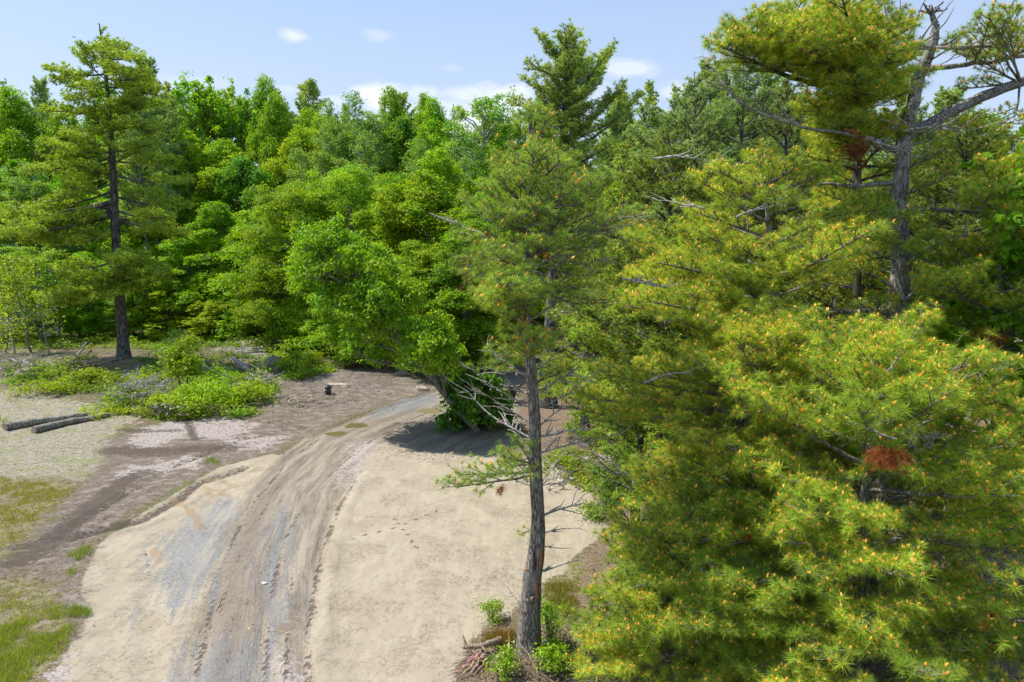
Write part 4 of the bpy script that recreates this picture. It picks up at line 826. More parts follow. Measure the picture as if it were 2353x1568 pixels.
def broadleaf(name, seed, h, r, base, style, nleaf, size, col, bark, asp=.62, droop=.3, stems=1, tr=.16, sub=.30, lobn=26, root_loc=(0, 0, 0), label=None, cat='tree', group=None, limbvis=1., topz=1.0, leanx=0):
    lobn = int(lobn * 1.7); rng = RS(seed); root = empty(name, root_loc); tag(root, label, cat, group); mb = MB(); lobes = []; segs = []; tiny = []
    stemsP = []
    for s_ in range(stems):
        off = np.array([rng.normal() * .12 * stems, rng.normal() * .12 * stems, 0]) if stems > 1 else np.zeros(3)
        lean = np.array([rng.normal() * .06 * h, rng.normal() * .06 * h, 0]) * (1.6 if stems > 1 else .6) + np.array([leanx, 0, 0])
        tp = trunk_pts(off - [0, 0, .15], off + lean + np.array([0, 0, h * .9]), 8, .10, rng); q = np.linspace(0, 1, 9)
        tube(mb, tp, tr * (1 - q) ** .8 + .015, 7, rough=.1, rng=rng); stemsP.append(tp)
    for k in range(lobn):
        t = (k + .5) / lobn; z = h * (base + (1 - base) * t)
        if style == 'round': env = math.sqrt(max(0.02, 1 - (2 * t - .85) ** 2 / 1.45))
        elif style == 'spire': env = math.sqrt(max(.05, 1 - (1.5 * t - .45) ** 2 / 1.3))
        elif style == 'wide': env = math.sqrt(max(0.03, 1 - (1.35 * t - .25) ** 2 / 1.3))
        elif style == 'open': env = math.sqrt(max(0.02, 1 - (2 * t - 1.15) ** 2 / 1.4))
        else: env = 1 - .5 * t
        az = k * 2.39996 + rng.normal() * .3; rr = r * env * rng.uniform(.45, .95) * (.3 if t > .93 else 1)
        tp = stemsP[k % stems]; c0 = interp(tp, min(z, h * .88)); c = c0 + np.array([sin(az) * rr, cos(az) * rr, 0]); c[2] = z - (.0 if t < .9 else .02 * h)
        lr = r * rng.uniform(.16, .42) * (1 - .2 * t); c = c + rng.normal(size=3) * np.array([.06, .06, .12]) * r
        rad = (lr, lr, lr * rng.uniform(.85, 1.5))
        if style == 'spire':
            c[2] = z * .86
            if k % 3 != 0 and k > 10:
                u = rng.random() ** .5; c = c0 + np.array([sin(az), cos(az), 0]) * r * .95 * u; c[2] = h * rng.uniform(.78, .95) * (1.03 - .16 * u); rad = (.22, .22, rng.uniform(.7, 1.15)); tiny.append(len(lobes))
        if style == 'open': rad = (lr * .8, lr * .8, lr * .6)
        lobes.append((c, rad))
        a = interp(tp, max(.12 * h, c[2] - (.35 + .5 * rr)));
        mid = (a + c) / 2 + np.array([0, 0, .12 * rr]) + rng.normal(size=3) * .1
        segs += [(a, mid, .05 * limbvis, .032 * limbvis), (mid, c, .032 * limbvis, .016)]
        for j in range(4):
            e = c + sphere_dirs(rng, 1)[0] * np.array(rad) * .9; segs.append((mid * .4 + c * .6, e, .016, .007))
    big = [l for l in lobes if l[1][0] > .3]
    for k in range(int(len(big) * .9)):           # shoots that break the outline
        c, rad = big[rng.integers(len(big))]; dd = norm(rng.normal(size=3) * np.array([1, 1, .5]) + [0, 0, .7]); e = np.asarray(c) + dd * np.array(rad) * rng.uniform(.9, 1.25)
        w_ = rng.uniform(.12, .30) * r / 3.4; lobes.append((e, (w_, w_, w_ * rng.uniform(1.3, 3.0)))); segs.append((np.asarray(c), e, .018, .006))
    a, b, r0, r1 = map(np.array, zip(*segs)); sticks(mb, a, b, r0, r1, 4)
    mb.build('trunk', bark, root, smooth=True)
    cb = MB(); crown_leaves(cb, rng, lobes, nleaf, size, col, asp, droop, sub=sub); cb.build('crown', M_LEAF, root)
    return root
Z0 = 14.0
LG = (.245, .43, .022); YG = (.31, .49, .022); DG = (.18, .35, .026); AG = (.27, .42, .11); OG = (.25, .42, .022); LIME = (.35, .52, .025)
PROTO = {}
def proto(key, *a, **k): PROTO[key] = (a, k)
proto('maple', 'maple_tree', 501, 14, 3.4, .06, 'round', 68000, .15, LG, M_GREY, asp=.8)
proto('yellow', 'maple_tree', 502, 14, 3.2, .05, 'round', 68000, .145, YG, M_GREY, asp=.8)
proto('dark', 'maple_tree', 503, 14, 3.3, .05, 'wide', 64000, .155, DG, M_GREY, asp=.8)
proto('oak', 'oak_tree', 504, 14, 3.6, .10, 'wide', 80000, .16, OG, M_GREY, asp=.42, droop=1.0)
proto('oak2', 'oak_tree', 505, 14, 3.4, .06, 'round', 42000, .21, (.275, .46, .022), M_GREY, asp=.42, droop=.9, lobn=32)
proto('spire', 'maple_tree', 506, 14, 2.8, .18, 'spire', 36000, .17, (.26, .455, .028), M_GREY, asp=.75, lobn=44, sub=.22)
proto('aspen', 'aspen_tree', 507, 14, 2.6, .35, 'open', 18000, .12, AG, M_ASPEN, asp=.85, sub=.24, limbvis=1.2, lobn=30)
proto('aspen2', 'aspen_tree', 508, 14, 3.2, .2, 'round', 42000, .12, (.24, .39, .10), M_ASPEN, asp=.8, sub=.28, lobn=30)
proto('birch', 'birch_tree', 509, 14, 2.6, .22, 'open', 16000, .15, (.28, .43, .045), M_GREY, asp=.7, stems=3, tr=.07, lobn=26)
proto('lime', 'sapling', 510, 14, 4.4, .05, 'wide', 22000, .24, LIME, M_GREY, asp=.7, tr=.10)
first = {}
def place(key, x, y, h, w, rz, label, group=None, cat=None):
    if key not in first:
        a, k = PROTO[key]; root = broadleaf(*a, **k); first[key] = root
    else: root = copy_tree(first[key])
    root.location = (x, y, Hs(x, y) - .05); root.rotation_euler = (0, 0, rz); root.scale = (w, w, h / Z0)
    for p in ('group',):
        if p in root: del root[p]
    tag(root, label, cat or 'tree', group); return root
rF = RS(77)
def tree(key, px, py, d, w, label, group=None, cat=None):
    t = at(px, py, d); z = Hs(t[0], d); place(key, t[0], d, t[2] - z, w * rF.uniform(1.12, 1.28), rF.uniform(0, 6.28), label, group, cat)
# front row along the edge of the clearing: key, picture x, top y, distance, width, label
ROW1 = [('lime', 20, 610, 51, .50, 'young leafy tree at the far left edge of the clearing behind the thin grey saplings'),
        ('birch', 95, 565, 50, .75, 'thin stemmed birch clump left of the tall pine, pale trunks reaching the ground'),
        ('maple', 200, 600, 53, .62, 'small maple standing directly behind the lower boughs of the tall left pine'),
        ('dark', 330, 600, 52, .60, 'dark leaved young maple just right of the tall left pine trunk'),
        ('lime', 385, 660, 51, .42, 'yellow green sapling in front of the dark young maple'),
        ('yellow', 430, 560, 53, .72, 'bright maple with dead twigs below it, above the rock outcrop mound'),
        ('maple', 505, 500, 53, .85, 'full green maple behind the rock outcrop'),
        ('lime', 500, 690, 49.5, .40, 'low lime green sapling right behind the rock outcrop'),
        ('oak2', 585, 480, 50, .85, 'oak with drooping leaves between the rock outcrop and the bucket'),
        ('oak', 680, 430, 47, .95, 'broad drooping oak left of the centre of the forest edge'),
        ('oak2', 745, 520, 44, .85, 'oak whose low branches overhang the bank behind the bucket'),
        ('oak', 800, 395, 46, 1.0, 'tall drooping oak directly above the bucket bank'),
        ('oak2', 850, 590, 40, .80, 'low spreading oak at the front of the forest edge, above the dark dirt'),
        ('maple', 905, 470, 43, .88, 'bright green maple right of the tall drooping oak'),
        ('oak', 955, 560, 38.5, .75, 'leafy oak overhanging the bend of the dirt road'),
        ('maple', 1000, 440, 41, .85, 'maple left of the slender foreground pine at the forest edge'),
        ('dark', 1050, 520, 37, .68, 'darker maple crown touching the left boughs of the slender foreground pine'),
        ('yellow', 1110, 470, 40, .65, 'yellow green maple half hidden by the slender foreground pine')]
for i, (k, px, py, d, w, lab) in enumerate(ROW1): tree(k, px, py, d, w, lab, cat=('sapling' if k == 'lime' else None))
ROW2 = [('dark', 5, 380, 60, .95, 'dark round maple at the left edge of the picture, middle height'),
        ('aspen2', 75, 400, 60, .85, 'grey green tree left of the tall pine in the middle row'),
        ('maple', 140, 420, 61, .85, 'green maple hidden behind the left boughs of the tall pine'),
        ('yellow', 290, 430, 62, .85, 'bright maple showing through the right boughs of the tall pine'),
        ('maple', 365, 400, 60, .90, 'green maple just past the tips of the right boughs of the tall pine'),
        ('yellow', 430, 330, 62, .85, 'yellow green maple below the spiky treetops'),
        ('yellow', 520, 350, 60, .95, 'broad yellow green maple right below the spiky treetops'),
        ('dark', 590, 380, 58, .80, 'deep green maple between two yellow green crowns'),
        ('maple', 635, 270, 64, .70, 'narrow rounded green maple rising left of the far pine group'),
        ('yellow', 690, 320, 60, .75, 'small bright rounded crown in front of the far pine group'),
        ('aspen2', 760, 330, 56, .85, 'grey green aspen in the middle of the forest, left of its taller neighbour'),
        ('aspen2', 850, 340, 55, .90, 'grey green aspen in the middle of the forest with bare twigs showing'),
        ('oak', 900, 410, 50, .80, 'soft green oak below the grey green aspens'),
        ('aspen2', 950, 350, 53, .85, 'grey green aspen right of the bare twigs, left of the pale trunked aspen'),
        ('yellow', 1010, 370, 48, .70, 'bright green crown at the foot of the pale trunked aspen'),
        ('aspen2', 1070, 390, 50, .80, 'grey green leafy tree behind the slender foreground pine'),
        ('maple', 1160, 330, 52, .80, 'green tree between the slender pine and the spreading pine'),
        ('maple', 1230, 380, 46, .80, 'leafy tree hidden behind the trunk of the spreading pine'),
        ('dark', 1340, 400, 55, 1.0, 'dark leafy tree right of the spreading pine trunk'),
        ('maple', 1450, 420, 60, 1.0, 'leafy tree behind the olive pine right of the spreading pine'),
        ('yellow', 1600, 350, 62, 1.1, 'leafy tree far behind the blue green pines'),
        ('maple', 1800, 300, 55, 1.2, 'leafy tree far behind the orange budded pine'),
        ('dark', 2000, 350, 50, 1.2, 'leafy tree far behind the forked pine'),
        ('maple', 2200, 330, 45, 1.2, 'leafy tree far behind the thick leaning limb')]
for (k, px, py, d, w, lab) in ROW2: tree(k, px, py, d, w, lab)
ROW3 = [('dark', 190, 268, 76, .9, 'green treetop just left of the tall pine, far behind it'),
        ('maple', 605, 232, 74, .8, 'green treetop filling the dip right of the spiky maples'), ('aspen2', 655, 262, 78, .8, 'grey green treetop in front of the thin far pine'),
        ('yellow', 735, 292, 72, .8, 'yellow green treetop right below the broad far pine'), ('maple', 905, 262, 76, .8, 'green treetop just left of the two far centre pines'),
        ('maple', 985, 268, 78, .8, 'green treetop just right of the two far centre pines'), ('aspen2', 1050, 272, 70, .8, 'grey green treetop directly left of the pale forked aspen trunk'),
        ('dark', 1125, 285, 68, .8, 'deep green treetop directly right of the pale forked aspen trunk'), ('maple', 255, 250, 78, .9, 'green treetop between the tall pine and its smaller neighbour'),
        ('maple', 35, 255, 72, 1.0, 'green treetop on the skyline at the left edge'),
        ('aspen2', 95, 270, 74, .9, 'grey green treetop between the two far left pines'),
        ('maple', 150, 300, 72, .9, 'green treetop left of the tall pine trunk on the skyline'),
        ('maple', 330, 270, 74, 1.0, 'green treetop behind the second pine on the skyline'),
        ('spire', 452, 152, 70, 1.05, 'maple with spiky upright treetops, the highest leafy tree on the left'),
        ('spire', 508, 168, 71, .95, 'second spiky maple, right beside the highest leafy tree'),
        ('spire', 565, 196, 70, .80, 'narrow spiky maple at the right end of the spiky group'),
        ('spire', 410, 205, 72, .80, 'lower spiky maple at the left end of the spiky group'),
        ('maple', 690, 300, 76, .9, 'rounded crown below the far pine group'),
        ('aspen2', 800, 245, 66, 1.0, 'tall grey green aspen on the skyline, left of the cloud bank'),
        ('aspen2', 750, 262, 68, .85, 'grey green treetop left of the tall skyline aspen'),
        ('aspen2', 865, 285, 68, .9, 'grey green treetop right of the tall skyline aspen'),
        ('dark', 955, 290, 70, .9, 'dark green treetop between the two far centre pines and the pale trunked aspen'),
        ('maple', 1015, 285, 66, .75, 'bright green treetop left of the pale trunked aspen'),
        ('aspen', 1092, 198, 52, .98, 'open aspen with pale forked trunk rising above its neighbours'),
        ('aspen', 1165, 262, 56, .8, 'small leafy aspen top between the pale trunked aspen and the spreading pine'),
        ('maple', 1250, 300, 66, .9, 'green treetop behind the spreading pine'),
        ('maple', 1440, 300, 68, .9, 'green treetop right of the spreading pine'),
        ('aspen2', 1540, 300, 70, 1.0, 'grey green treetop left of the blue green pines'),
        ('maple', 1680, 290, 70, 1.1, 'green treetop far behind the blue green pines')]
for (k, px, py, d, w, lab) in ROW3: tree(k, px, py, d, w, lab)
# far pines on the skyline: individual copies of two builds
def sky_pine(seed, h, rmax, col, prof, name='white_pine'):
    rng = RS(seed); root = empty(name, (0, 0, 0)); tp = trunk_pts((0, 0, 0), (0, 0, h), 8, .12, rng); q = np.linspace(0, 1, 9); S = Skel()
    auto_boughs(S, rng, tp, .22 * (1 - q) + .015, h * .40, h - .5, rmax, prof, .62, 5, .15, (.25, .8), step=.22, tw=.12, tl=(.1, .35), lat=.5)
    pine_parts(root, rng, tp, .22 * (1 - q) + .015, S, TM_SKY, .26, col, 0, M_BARKF, nside=6, twn=0); return root
SP = [sky_pine(601, 20, 3.3, (.36, .50, .17), lambda t: .25 + .75 * math.sqrt(max(.02, 1 - (t * 1.05) ** 2))), sky_pine(602, 20, 2.9, (.37, .52, .16), prof_tall), sky_pine(603, 20, 3.8, (.34, .50, .18), prof_tall)]
used = set()
for (i, px, py, d, w, lab) in [(2, 8, 188, 78, .9, 'far pine on the skyline at the left edge'), (0, 88, 186, 80, .9, 'far pine on the skyline, second from the left edge'),
        (0, 335, 140, 60, 1.0, 'pine behind the tall left pine, its top just right of it'), (1, 385, 185, 64, .8, 'pine with loose top between the tall pine and the spiky maples'), (2, 310, 175, 56, .8, 'pine partly hidden by the right boughs of the tall left pine'),
        (2, 642, 212, 86, .95, 'thin pine at the left of the far pine group'), (0, 710, 194, 84, 1.35, 'broad pine in the middle of the far pine group'), (1, 790, 236, 88, 1.05, 'small pine at the right of the far pine group'),
        (0, 917, 218, 82, 1.15, 'far centre pine with wide top in front of the cloud bank, left one'), (2, 977, 228, 84, 1.15, 'far centre pine in front of the cloud bank, right one'), (1, 848, 262, 90, .7, 'tiny pine tip left of the far centre pines'),
        (1, 1490, 182, 40, .75, 'narrow dark pine right of the spreading pine arms'), (0, 1425, 215, 44, .7, 'pine beside the narrow dark one, touching the spreading pine arms'), (2, 1556, 200, 46, .8, 'feathery pine tip left of the blue green pines'),
        (0, 1640, 150, 44, 1.0, 'feathery pine in the distance between the blue green pines'), (2, 1760, 130, 46, 1.0, 'distant pine behind the orange budded boughs'), (1, 1890, 205, 48, 1.0, 'distant pine left of the orange budded trunk'),
        (2, 2080, 190, 42, .9, 'distant pine seen between the orange budded trunk and the forked pine'), (0, 2180, 210, 44, 1.0, 'distant pine above the thick leaning limb base'), (1, 1230, 260, 48, .7, 'small pine tip left of the spreading pine')]:
    r = SP[i] if i not in used else copy_tree(SP[i]); used.add(i)
    t = at(px, py, d); z = Hs(t[0], d); r.location = (t[0], d, z - .05); r.scale = (w, w, (t[2] - z) / 20); r.rotation_euler = (0, 0, rF.uniform(0, 6.28)); tag(r, lab, 'pine tree')
# far wood that closes the view behind the rows one can tell apart
def far_wood():
    rng = RS(700); mb = MB(); lobes = []
    for k in range(420):
        y = rng.uniform(78, 135); x = rng.uniform(-1.05, 1.05) * y; h = rng.uniform(11, 17); lobes += [((x, y, h * f), (rng.uniform(1.8, 2.8),) * 2 + (rng.uniform(1.6, 2.6),)) for f in (.25, .5, .75, .95)]
    crown_leaves(mb, rng, lobes, 110000, .55, (.17, .28, .035), .75, .3, sub=.9)
    tag(mb.build('far_wood', M_LEAF), 'distant wood closing the view behind the trees', 'wood', kind='stuff')
far_wood()
# single maple hanging over the road bend, near, in front of the forest edge
b = g3(1105, 990)
broadleaf('maple_tree', 520, 7.6, 2.3, .34, 'wide', 46000, .145, (.235, .40, .022), M_GREY, asp=.5, droop=.8, root_loc=tuple(b), label='maple with large drooping leaves casting the dark shade patch on the road bend', lobn=34, tr=.13, sub=.2, leanx=-5.7)  # strong leftward lean is shaped to drop the crown's shade on the bend
rr = RS(9)
for (px, base, top, w, key_h) in [(1085, 985, 868, .9, 0)]:
    b = g3(px, base); t = at(px, top, b[1])
    broadleaf('maple_sapling', 521, t[2] - b[2], 1.35, .12, 'round', 4200, .2, (.10, .23, .022), M_GREY, asp=.8, droop=.9, root_loc=tuple(b), label='dark leaved maple sapling in front of the shade patch, left of the slender pine', cat='sapling', lobn=16, tr=.05, sub=.2)
b = at(2420, 784, 12.4)
broadleaf('maple_tree', 522, 9.0, 2.2, .12, 'round', 9000, .17, (.22, .40, .022), M_GREY, asp=.85, droop=.5, root_loc=(b[0], b[1], Hs(b[0], b[1])), label='broadleaf tree at the right edge with big bright green leaves', lobn=26, tr=.1, sub=.3)
b = at(1680, 784, 10.9)
broadleaf('sapling', 523, 2.2, .55, .25, 'round', 500, .12, (.32, .52, .03), M_GREY, asp=.55, droop=.7, root_loc=(b[0], b[1], 0), label='bright green leafy sapling low among the front pines', cat='sapling', lobn=9, tr=.02, sub=.15, limbvis=.3)

# ------------------------------------------------------------------ plants, brush, logs, stones, small things
def in_poly(rng, n, poly, near=True):
    """random points inside a ground polygon given by picture corners"""
    Q = np.array(FP(poly)); lo = Q.min(0); hi = Q.max(0); P = rng.uniform(lo, hi, (n, 2)); return P[poly_sd(P[:, 0], P[:, 1], Q) > 0]
def grass():
    rng = RS(800); mb = MB()
    for poly, n, h, w, col, thr in [([(-150, 1700), (-150, 1440), (0, 1440), (90, 1410), (140, 1390), (185, 1400), (170, 1480), (110, 1560), (60, 1700)], 60000, .13, .011, (.27, .40, .035), .36),
                               ([(-150, 1500), (-150, 1240), (0, 1310), (60, 1320), (130, 1340), (150, 1400), (60, 1450)], 26000, .11, .012, (.30, .37, .04), .44),
                               ([(140, 1400), (190, 1390), (215, 1410), (170, 1470)], 5000, .15, .011, (.20, .34, .035), .3),
                               ([(-150, 1300), (-150, 1130), (0, 1090), (150, 1090), (210, 1120), (120, 1190), (0, 1300)], 42000, .10, .015, (.30, .34, .03), .47),
                               ([(140, 1280), (215, 1250), (235, 1262), (200, 1300), (150, 1340)], 5000, .13, .011, (.22, .36, .035), .34),
                               ([(440, 1050), (455, 1040), (530, 1062), (490, 1078)], 3000, .14, .012, (.19, .34, .04), .36),
                               ([(350, 1150), (372, 1140), (378, 1155), (340, 1172)], 1200, .12, .012, (.19, .34, .04), .36),
                               ([(250, 1145), (285, 1140), (280, 1155), (250, 1158)], 600, .10, .012, (.19, .34, .04), .36),
                               ([(170, 1200), (200, 1180), (210, 1200), (150, 1215)], 1500, .11, .012, (.21, .33, .04), .38),
                               ([(-150, 1110), (-150, 900), (0, 900), (120, 915), (220, 935), (330, 960), (255, 1060), (190, 1105), (60, 1110)], 14000, .07, .018, (.26, .30, .07), .60), ([(60, 1290), (250, 1120), (560, 1010), (760, 940), (860, 900), (700, 990), (500, 1070), (300, 1180), (200, 1250)], 9000, .07, .014, (.2, .28, .05), .62),
                               ([(0, 925), (0, 905), (60, 910), (50, 935)], 1500, .16, .02, (.30, .32, .03), .3), ([(0, 985), (0, 960), (30, 970), (30, 990)], 600, .2, .02, (.24, .34, .04), .1),
                               ([(0, 800), (0, 770), (250, 775), (260, 800)], 9000, .22, .03, (.24, .36, .03), .4),
                               ([(1110, 1700), (1120, 1560), (1240, 1500), (1290, 1460), (1330, 1700)], 9000, .12, .010, (.22, .30, .035), .5),
                               ([(1245, 1400), (1250, 1320), (1340, 1320), (1330, 1420)], 9000, .12, .012, (.22, .26, .03), .35),
                               ([(1260, 1060), (1300, 1030), (1440, 1050), (1450, 1120), (1330, 1110)], 6000, .14, .016, (.28, .34, .03), .5),
                               ([(560, 950), (640, 910), (760, 905), (740, 960), (600, 970)], 3000, .10, .018, (.2, .28, .03), .58)]:
        P = in_poly(rng, n, poly); k = vnoise(P[:, 0] * 1.6, P[:, 1] * 1.6, 3) * .55 + vnoise(P[:, 0] * 5, P[:, 1] * 5, 4) * .45; e = np.clip(poly_sd(P[:, 0], P[:, 1], FP(poly)) / .7, 0, 1) ** .6; P = P[k * (.35 + .65 * e) > (thr + .04) * (.7 + .6 * rng.random(len(P)))]; m = len(P)
        if m == 0: continue
        z = H(P[:, 0], P[:, 1]); p = np.stack([P[:, 0], P[:, 1], z - .01], 1); a = rng.uniform(0, 6.28, m); s = np.stack([np.cos(a), np.sin(a), 0 * a], 1) * w / 2
        hh = h * rng.uniform(.4, 1.3, m); d = np.stack([rng.normal(size=m) * .4, rng.normal(size=m) * .4, np.ones(m)], 1) * hh[:, None]
        v = np.stack([p - s, p + s, p + d], 1).reshape(-1, 3)
        c = np.array(col) * (1 + .5 * (rng.random((m, 1)) - .5)) * np.concatenate([1 + .6 * rng.random((m, 1)) ** 2, np.ones((m, 2))], 1); st_ = rng.random(m) < .22; c[st_] = np.array([.42, .34, .19]) * rng.uniform(.6, 1.1, (int(st_.sum()), 1))
        mb.add(v, np.arange(3 * m).reshape(-1, 3), np.repeat(c, 3, 0))
    tag(mb.build('grass', M_GRASS), 'patchy short grass and moss around the sandy clearing', 'grass', kind='stuff')
grass()
def undergrowth():
    rng = RS(810); mb = MB()
    for poly, n, h, size, col, thr in [([(-150, 825), (-150, 765), (260, 765), (480, 775), (700, 800), (760, 850), (640, 850), (560, 800), (420, 810), (300, 800), (250, 800)], 4600, .34, .17, (.30, .46, .03), .36),
                                  ([(20, 900), (20, 860), (200, 850), (300, 880), (250, 905), (190, 915)], 1900, .40, .14, (.30, .44, .03), .30),
                                  ([(240, 950), (300, 880), (400, 860), (620, 870), (640, 920), (560, 965), (400, 968), (180, 945)], 5200, .45, .13, (.33, .50, .03), .34),
                                  ([(640, 860), (620, 820), (700, 830), (770, 870), (700, 890), (640, 885)], 1300, .30, .14, (.30, .46, .03), .36),
                                  ([(330, 860), (300, 810), (560, 800), (640, 850), (600, 880), (420, 875)], 2400, .35, .14, (.22, .36, .04), .44),
                                  ([(1240, 1090), (1270, 1040), (1450, 1050), (1450, 1170), (1380, 1170), (1310, 1120)], 1500, .16, .09, (.28, .42, .03), .45),
                                  ([(1300, 1000), (1330, 940), (1500, 930), (1500, 1040)], 1200, .3, .12, (.20, .34, .03), .40),
                                  ([(1010, 980), (1010, 900), (1180, 920), (1180, 1000)], 300, .2, .12, (.20, .32, .03), .5),
                                  ([(1240, 1560), (1235, 1440), (1300, 1430), (1400, 1560)], 420, .22, .08, (.27, .46, .03), .4)]:
        P = in_poly(rng, n * 3, poly)[:n]; k = vnoise(P[:, 0] * .9, P[:, 1] * .9, 6) * .7 + vnoise(P[:, 0] * 3, P[:, 1] * 3, 7) * .3; P = P[(k > thr + .09) | (rng.random(len(P)) < .05)]; m = len(P)
        if m == 0: continue
        z = H(P[:, 0], P[:, 1]); hh = h * (.2 + 2.0 * vnoise(P[:, 0] * 1.5, P[:, 1] * 1.5, 8) ** 1.6) * rng.uniform(.5, 1.3, m) ; kk = rng.integers(5, 11, m); i = np.repeat(np.arange(m), kk); M = len(i)
        q = np.stack([P[i, 0] + rng.normal(size=M) * .14, P[i, 1] + rng.normal(size=M) * .14, z[i] + hh[i] * rng.uniform(.15, 1.0, M)], 1)
        mixc = rng.random((M, 1)) ** 2; sp_ = vnoise(P[i, 0] * .7, P[i, 1] * .7, 44)[:, None]; cc_ = np.array(col)[None] * (.50 + .5 * sp_) * (1 - .35 * mixc) + np.array([[.16, .13, .03]]) * mixc * (sp_ < .5)
        for g_ in range(3):
            mk = rng.integers(0, 3, M) == g_
            leaf_faces(mb, rng, q[mk], np.array([0, 0, .9]) + rng.normal(size=(int(mk.sum()), 3)) * .4, size * (.6, .85, 1.15)[g_], cc_[mk], (.6, .45, .75)[g_], .25, cvar=.3)
    tag(mb.build('undergrowth', M_LEAF), 'low leafy ground cover along the forest edge and over the brushy mound', 'undergrowth', kind='stuff')
undergrowth()
def litter():
    rng = RS(820); mb = MB()
    for poly, n, L, r, col in [([(-60, 880), (-60, 815), (90, 820), (100, 860), (60, 885)], 420, .8, .016, (.95, .92, .88)), ([(240, 945), (270, 880), (350, 850), (400, 920), (380, 965), (290, 955)], 520, .75, .012, (.95, .95, .92)),
                               ([(100, 860), (140, 810), (290, 820), (300, 870), (150, 880)], 160, .8, .015, (.75, .68, .6)), ([(300, 850), (330, 810), (600, 800), (640, 880), (500, 880)], 240, .9, .014, (.75, .70, .64)),
                               ([(640, 940), (650, 890), (760, 880), (900, 870), (900, 900), (780, 930)], 260, .5, .012, (.75, .65, .55)), ([(1240, 1060), (1260, 1000), (1450, 1020), (1470, 1130), (1350, 1130)], 520, .55, .010, (1.05, .98, .92)),
                               ([(1040, 1600), (1060, 1500), (1150, 1470), (1240, 1500), (1260, 1600)], 420, .22, .005, (.85, .66, .5)), ([(1200, 1480), (1300, 1440), (1700, 1440), (1900, 1600), (1200, 1600)], 700, .6, .008, (.85, .75, .68)), ([(1300, 1440), (1400, 1150), (1700, 1100), (2400, 1150), (2400, 1500)], 600, .7, .009, (.85, .78, .7)),
                               ([(1190, 940), (1200, 880), (1500, 860), (1500, 960)], 260, .6, .012, (.8, .72, .66)), ([(440, 980), (560, 960), (700, 950), (650, 990)], 60, .35, .010, (.6, .5, .42)),
                               ([(500, 1568), (520, 1350), (700, 1350), (690, 1568)], 14, .22, .006, (1.1, .9, .66)), ([(760, 1500), (900, 1100), (1150, 1100), (1150, 1400), (1050, 1500)], 40, .12, .004, (.6, .5, .4)), ([(1060, 1400), (1080, 1300), (1180, 1300), (1190, 1400)], 60, .12, .004, (.6, .5, .4))]:
        P = in_poly(rng, n * 3, poly)[:n]; m = len(P); z = H(P[:, 0], P[:, 1]); a = rng.uniform(0, 6.28, m); e = rng.normal(size=m) * .18; l = L * rng.uniform(.3, 1.2, m)
        p = np.stack([P[:, 0], P[:, 1], z + .02 + r + np.abs(e) * l * .5], 1); d = np.stack([np.cos(a) * np.cos(e), np.sin(a) * np.cos(e), np.sin(e)], 1) * l[:, None] / 2; k = np.stack([np.zeros(m), np.zeros(m), l * .06], 1)
        c = np.repeat(np.array(col)[None], m, 0) * rng.uniform(.6, 1.15, (m, 1)); rr_ = r * rng.uniform(.4, 1.2, m)
        sticks(mb, p - d, p + k, rr_, rr_ * .8, 4, col=c); sticks(mb, p + k, p + d + rng.normal(size=(m, 3)) * .03, rr_ * .8, rr_ * .3, 4, col=c)
    tag(mb.build('twig_litter', M_DEAD), 'scattered dead twigs and broken brush on the ground', 'twigs', kind='stuff')
litter()
def pebbles():
    rng = RS(830); mb = MB(); ico = np.array([(0, 0, 1), (.9, 0, .3), (.28, .85, .3), (-.72, .52, .3), (-.72, -.52, .3), (.28, -.85, .3), (0, 0, -.6)]); fc = np.array([(0, 1, 2), (0, 2, 3), (0, 3, 4), (0, 4, 5), (0, 5, 1), (6, 2, 1), (6, 3, 2), (6, 4, 3), (6, 5, 4), (6, 1, 5)])
    for poly, n, s, col in [([(640, 960), (700, 880), (860, 880), (1000, 870), (1010, 900), (850, 950)], 420, .055, (1.1, 1.0, .92)), ([(860, 1040), (870, 1020), (1000, 1030), (1120, 1040), (1080, 1065), (980, 1065)], 420, .035, (1.2, 1.12, 1.05)),
                            ([(1180, 900), (1200, 850), (1340, 800), (1500, 800), (1500, 880)], 300, .12, (1.15, 1.0, .92)), ([(400, 1568), (350, 1300), (500, 1180), (660, 1180), (640, 1568)], 900, .018, (.85, .87, .92)), ([(250, 1150), (100, 1290), (560, 1000), (760, 950), (700, 1000)], 300, .04, (1.1, 1., .92)),
                            ([(760, 1500), (800, 1100), (1200, 1060), (1200, 1400)], 120, .016, (.9, .8, .65)), ([(960, 905), (950, 880), (1040, 845), (1050, 880), (1000, 905)], 60, .12, (1.25, 1.12, 1.0)), ([(850, 1000), (1000, 950), (1170, 970), (1170, 1040), (1000, 1040)], 300, .04, (.8, .74, .68))]:
        P = in_poly(rng, n * 4, poly)[:int(n * .6)]; m = len(P); z = H(P[:, 0], P[:, 1]); sc = s * rng.uniform(.35, 1.3, (m, 1, 1)) * rng.uniform(.6, 1.2, (m, 1, 3)); sc[..., 2] *= .6
        v = ico[None] * sc * rng.uniform(.75, 1.2, (m, 7, 1)); a = rng.uniform(0, 6.28, m); ca, sa = np.cos(a)[:, None], np.sin(a)[:, None]
        x = v[..., 0] * ca - v[..., 1] * sa + P[:, 0:1]; y = v[..., 0] * sa + v[..., 1] * ca + P[:, 1:2]; zz = v[..., 2] + z[:, None] + .1 * s
        f = fc[None] + (np.arange(m) * 7)[:, None, None]; mb.add(np.stack([x, y, zz], -1).reshape(-1, 3), f.reshape(-1, 3), np.repeat(np.array(col)[None] * rng.uniform(.7, 1.1, (m, 1)), 7, 0))
    tag(mb.build('pebbles', M_STONE), 'loose pale stones and gravel on the dirt', 'stones', kind='stuff')
pebbles()
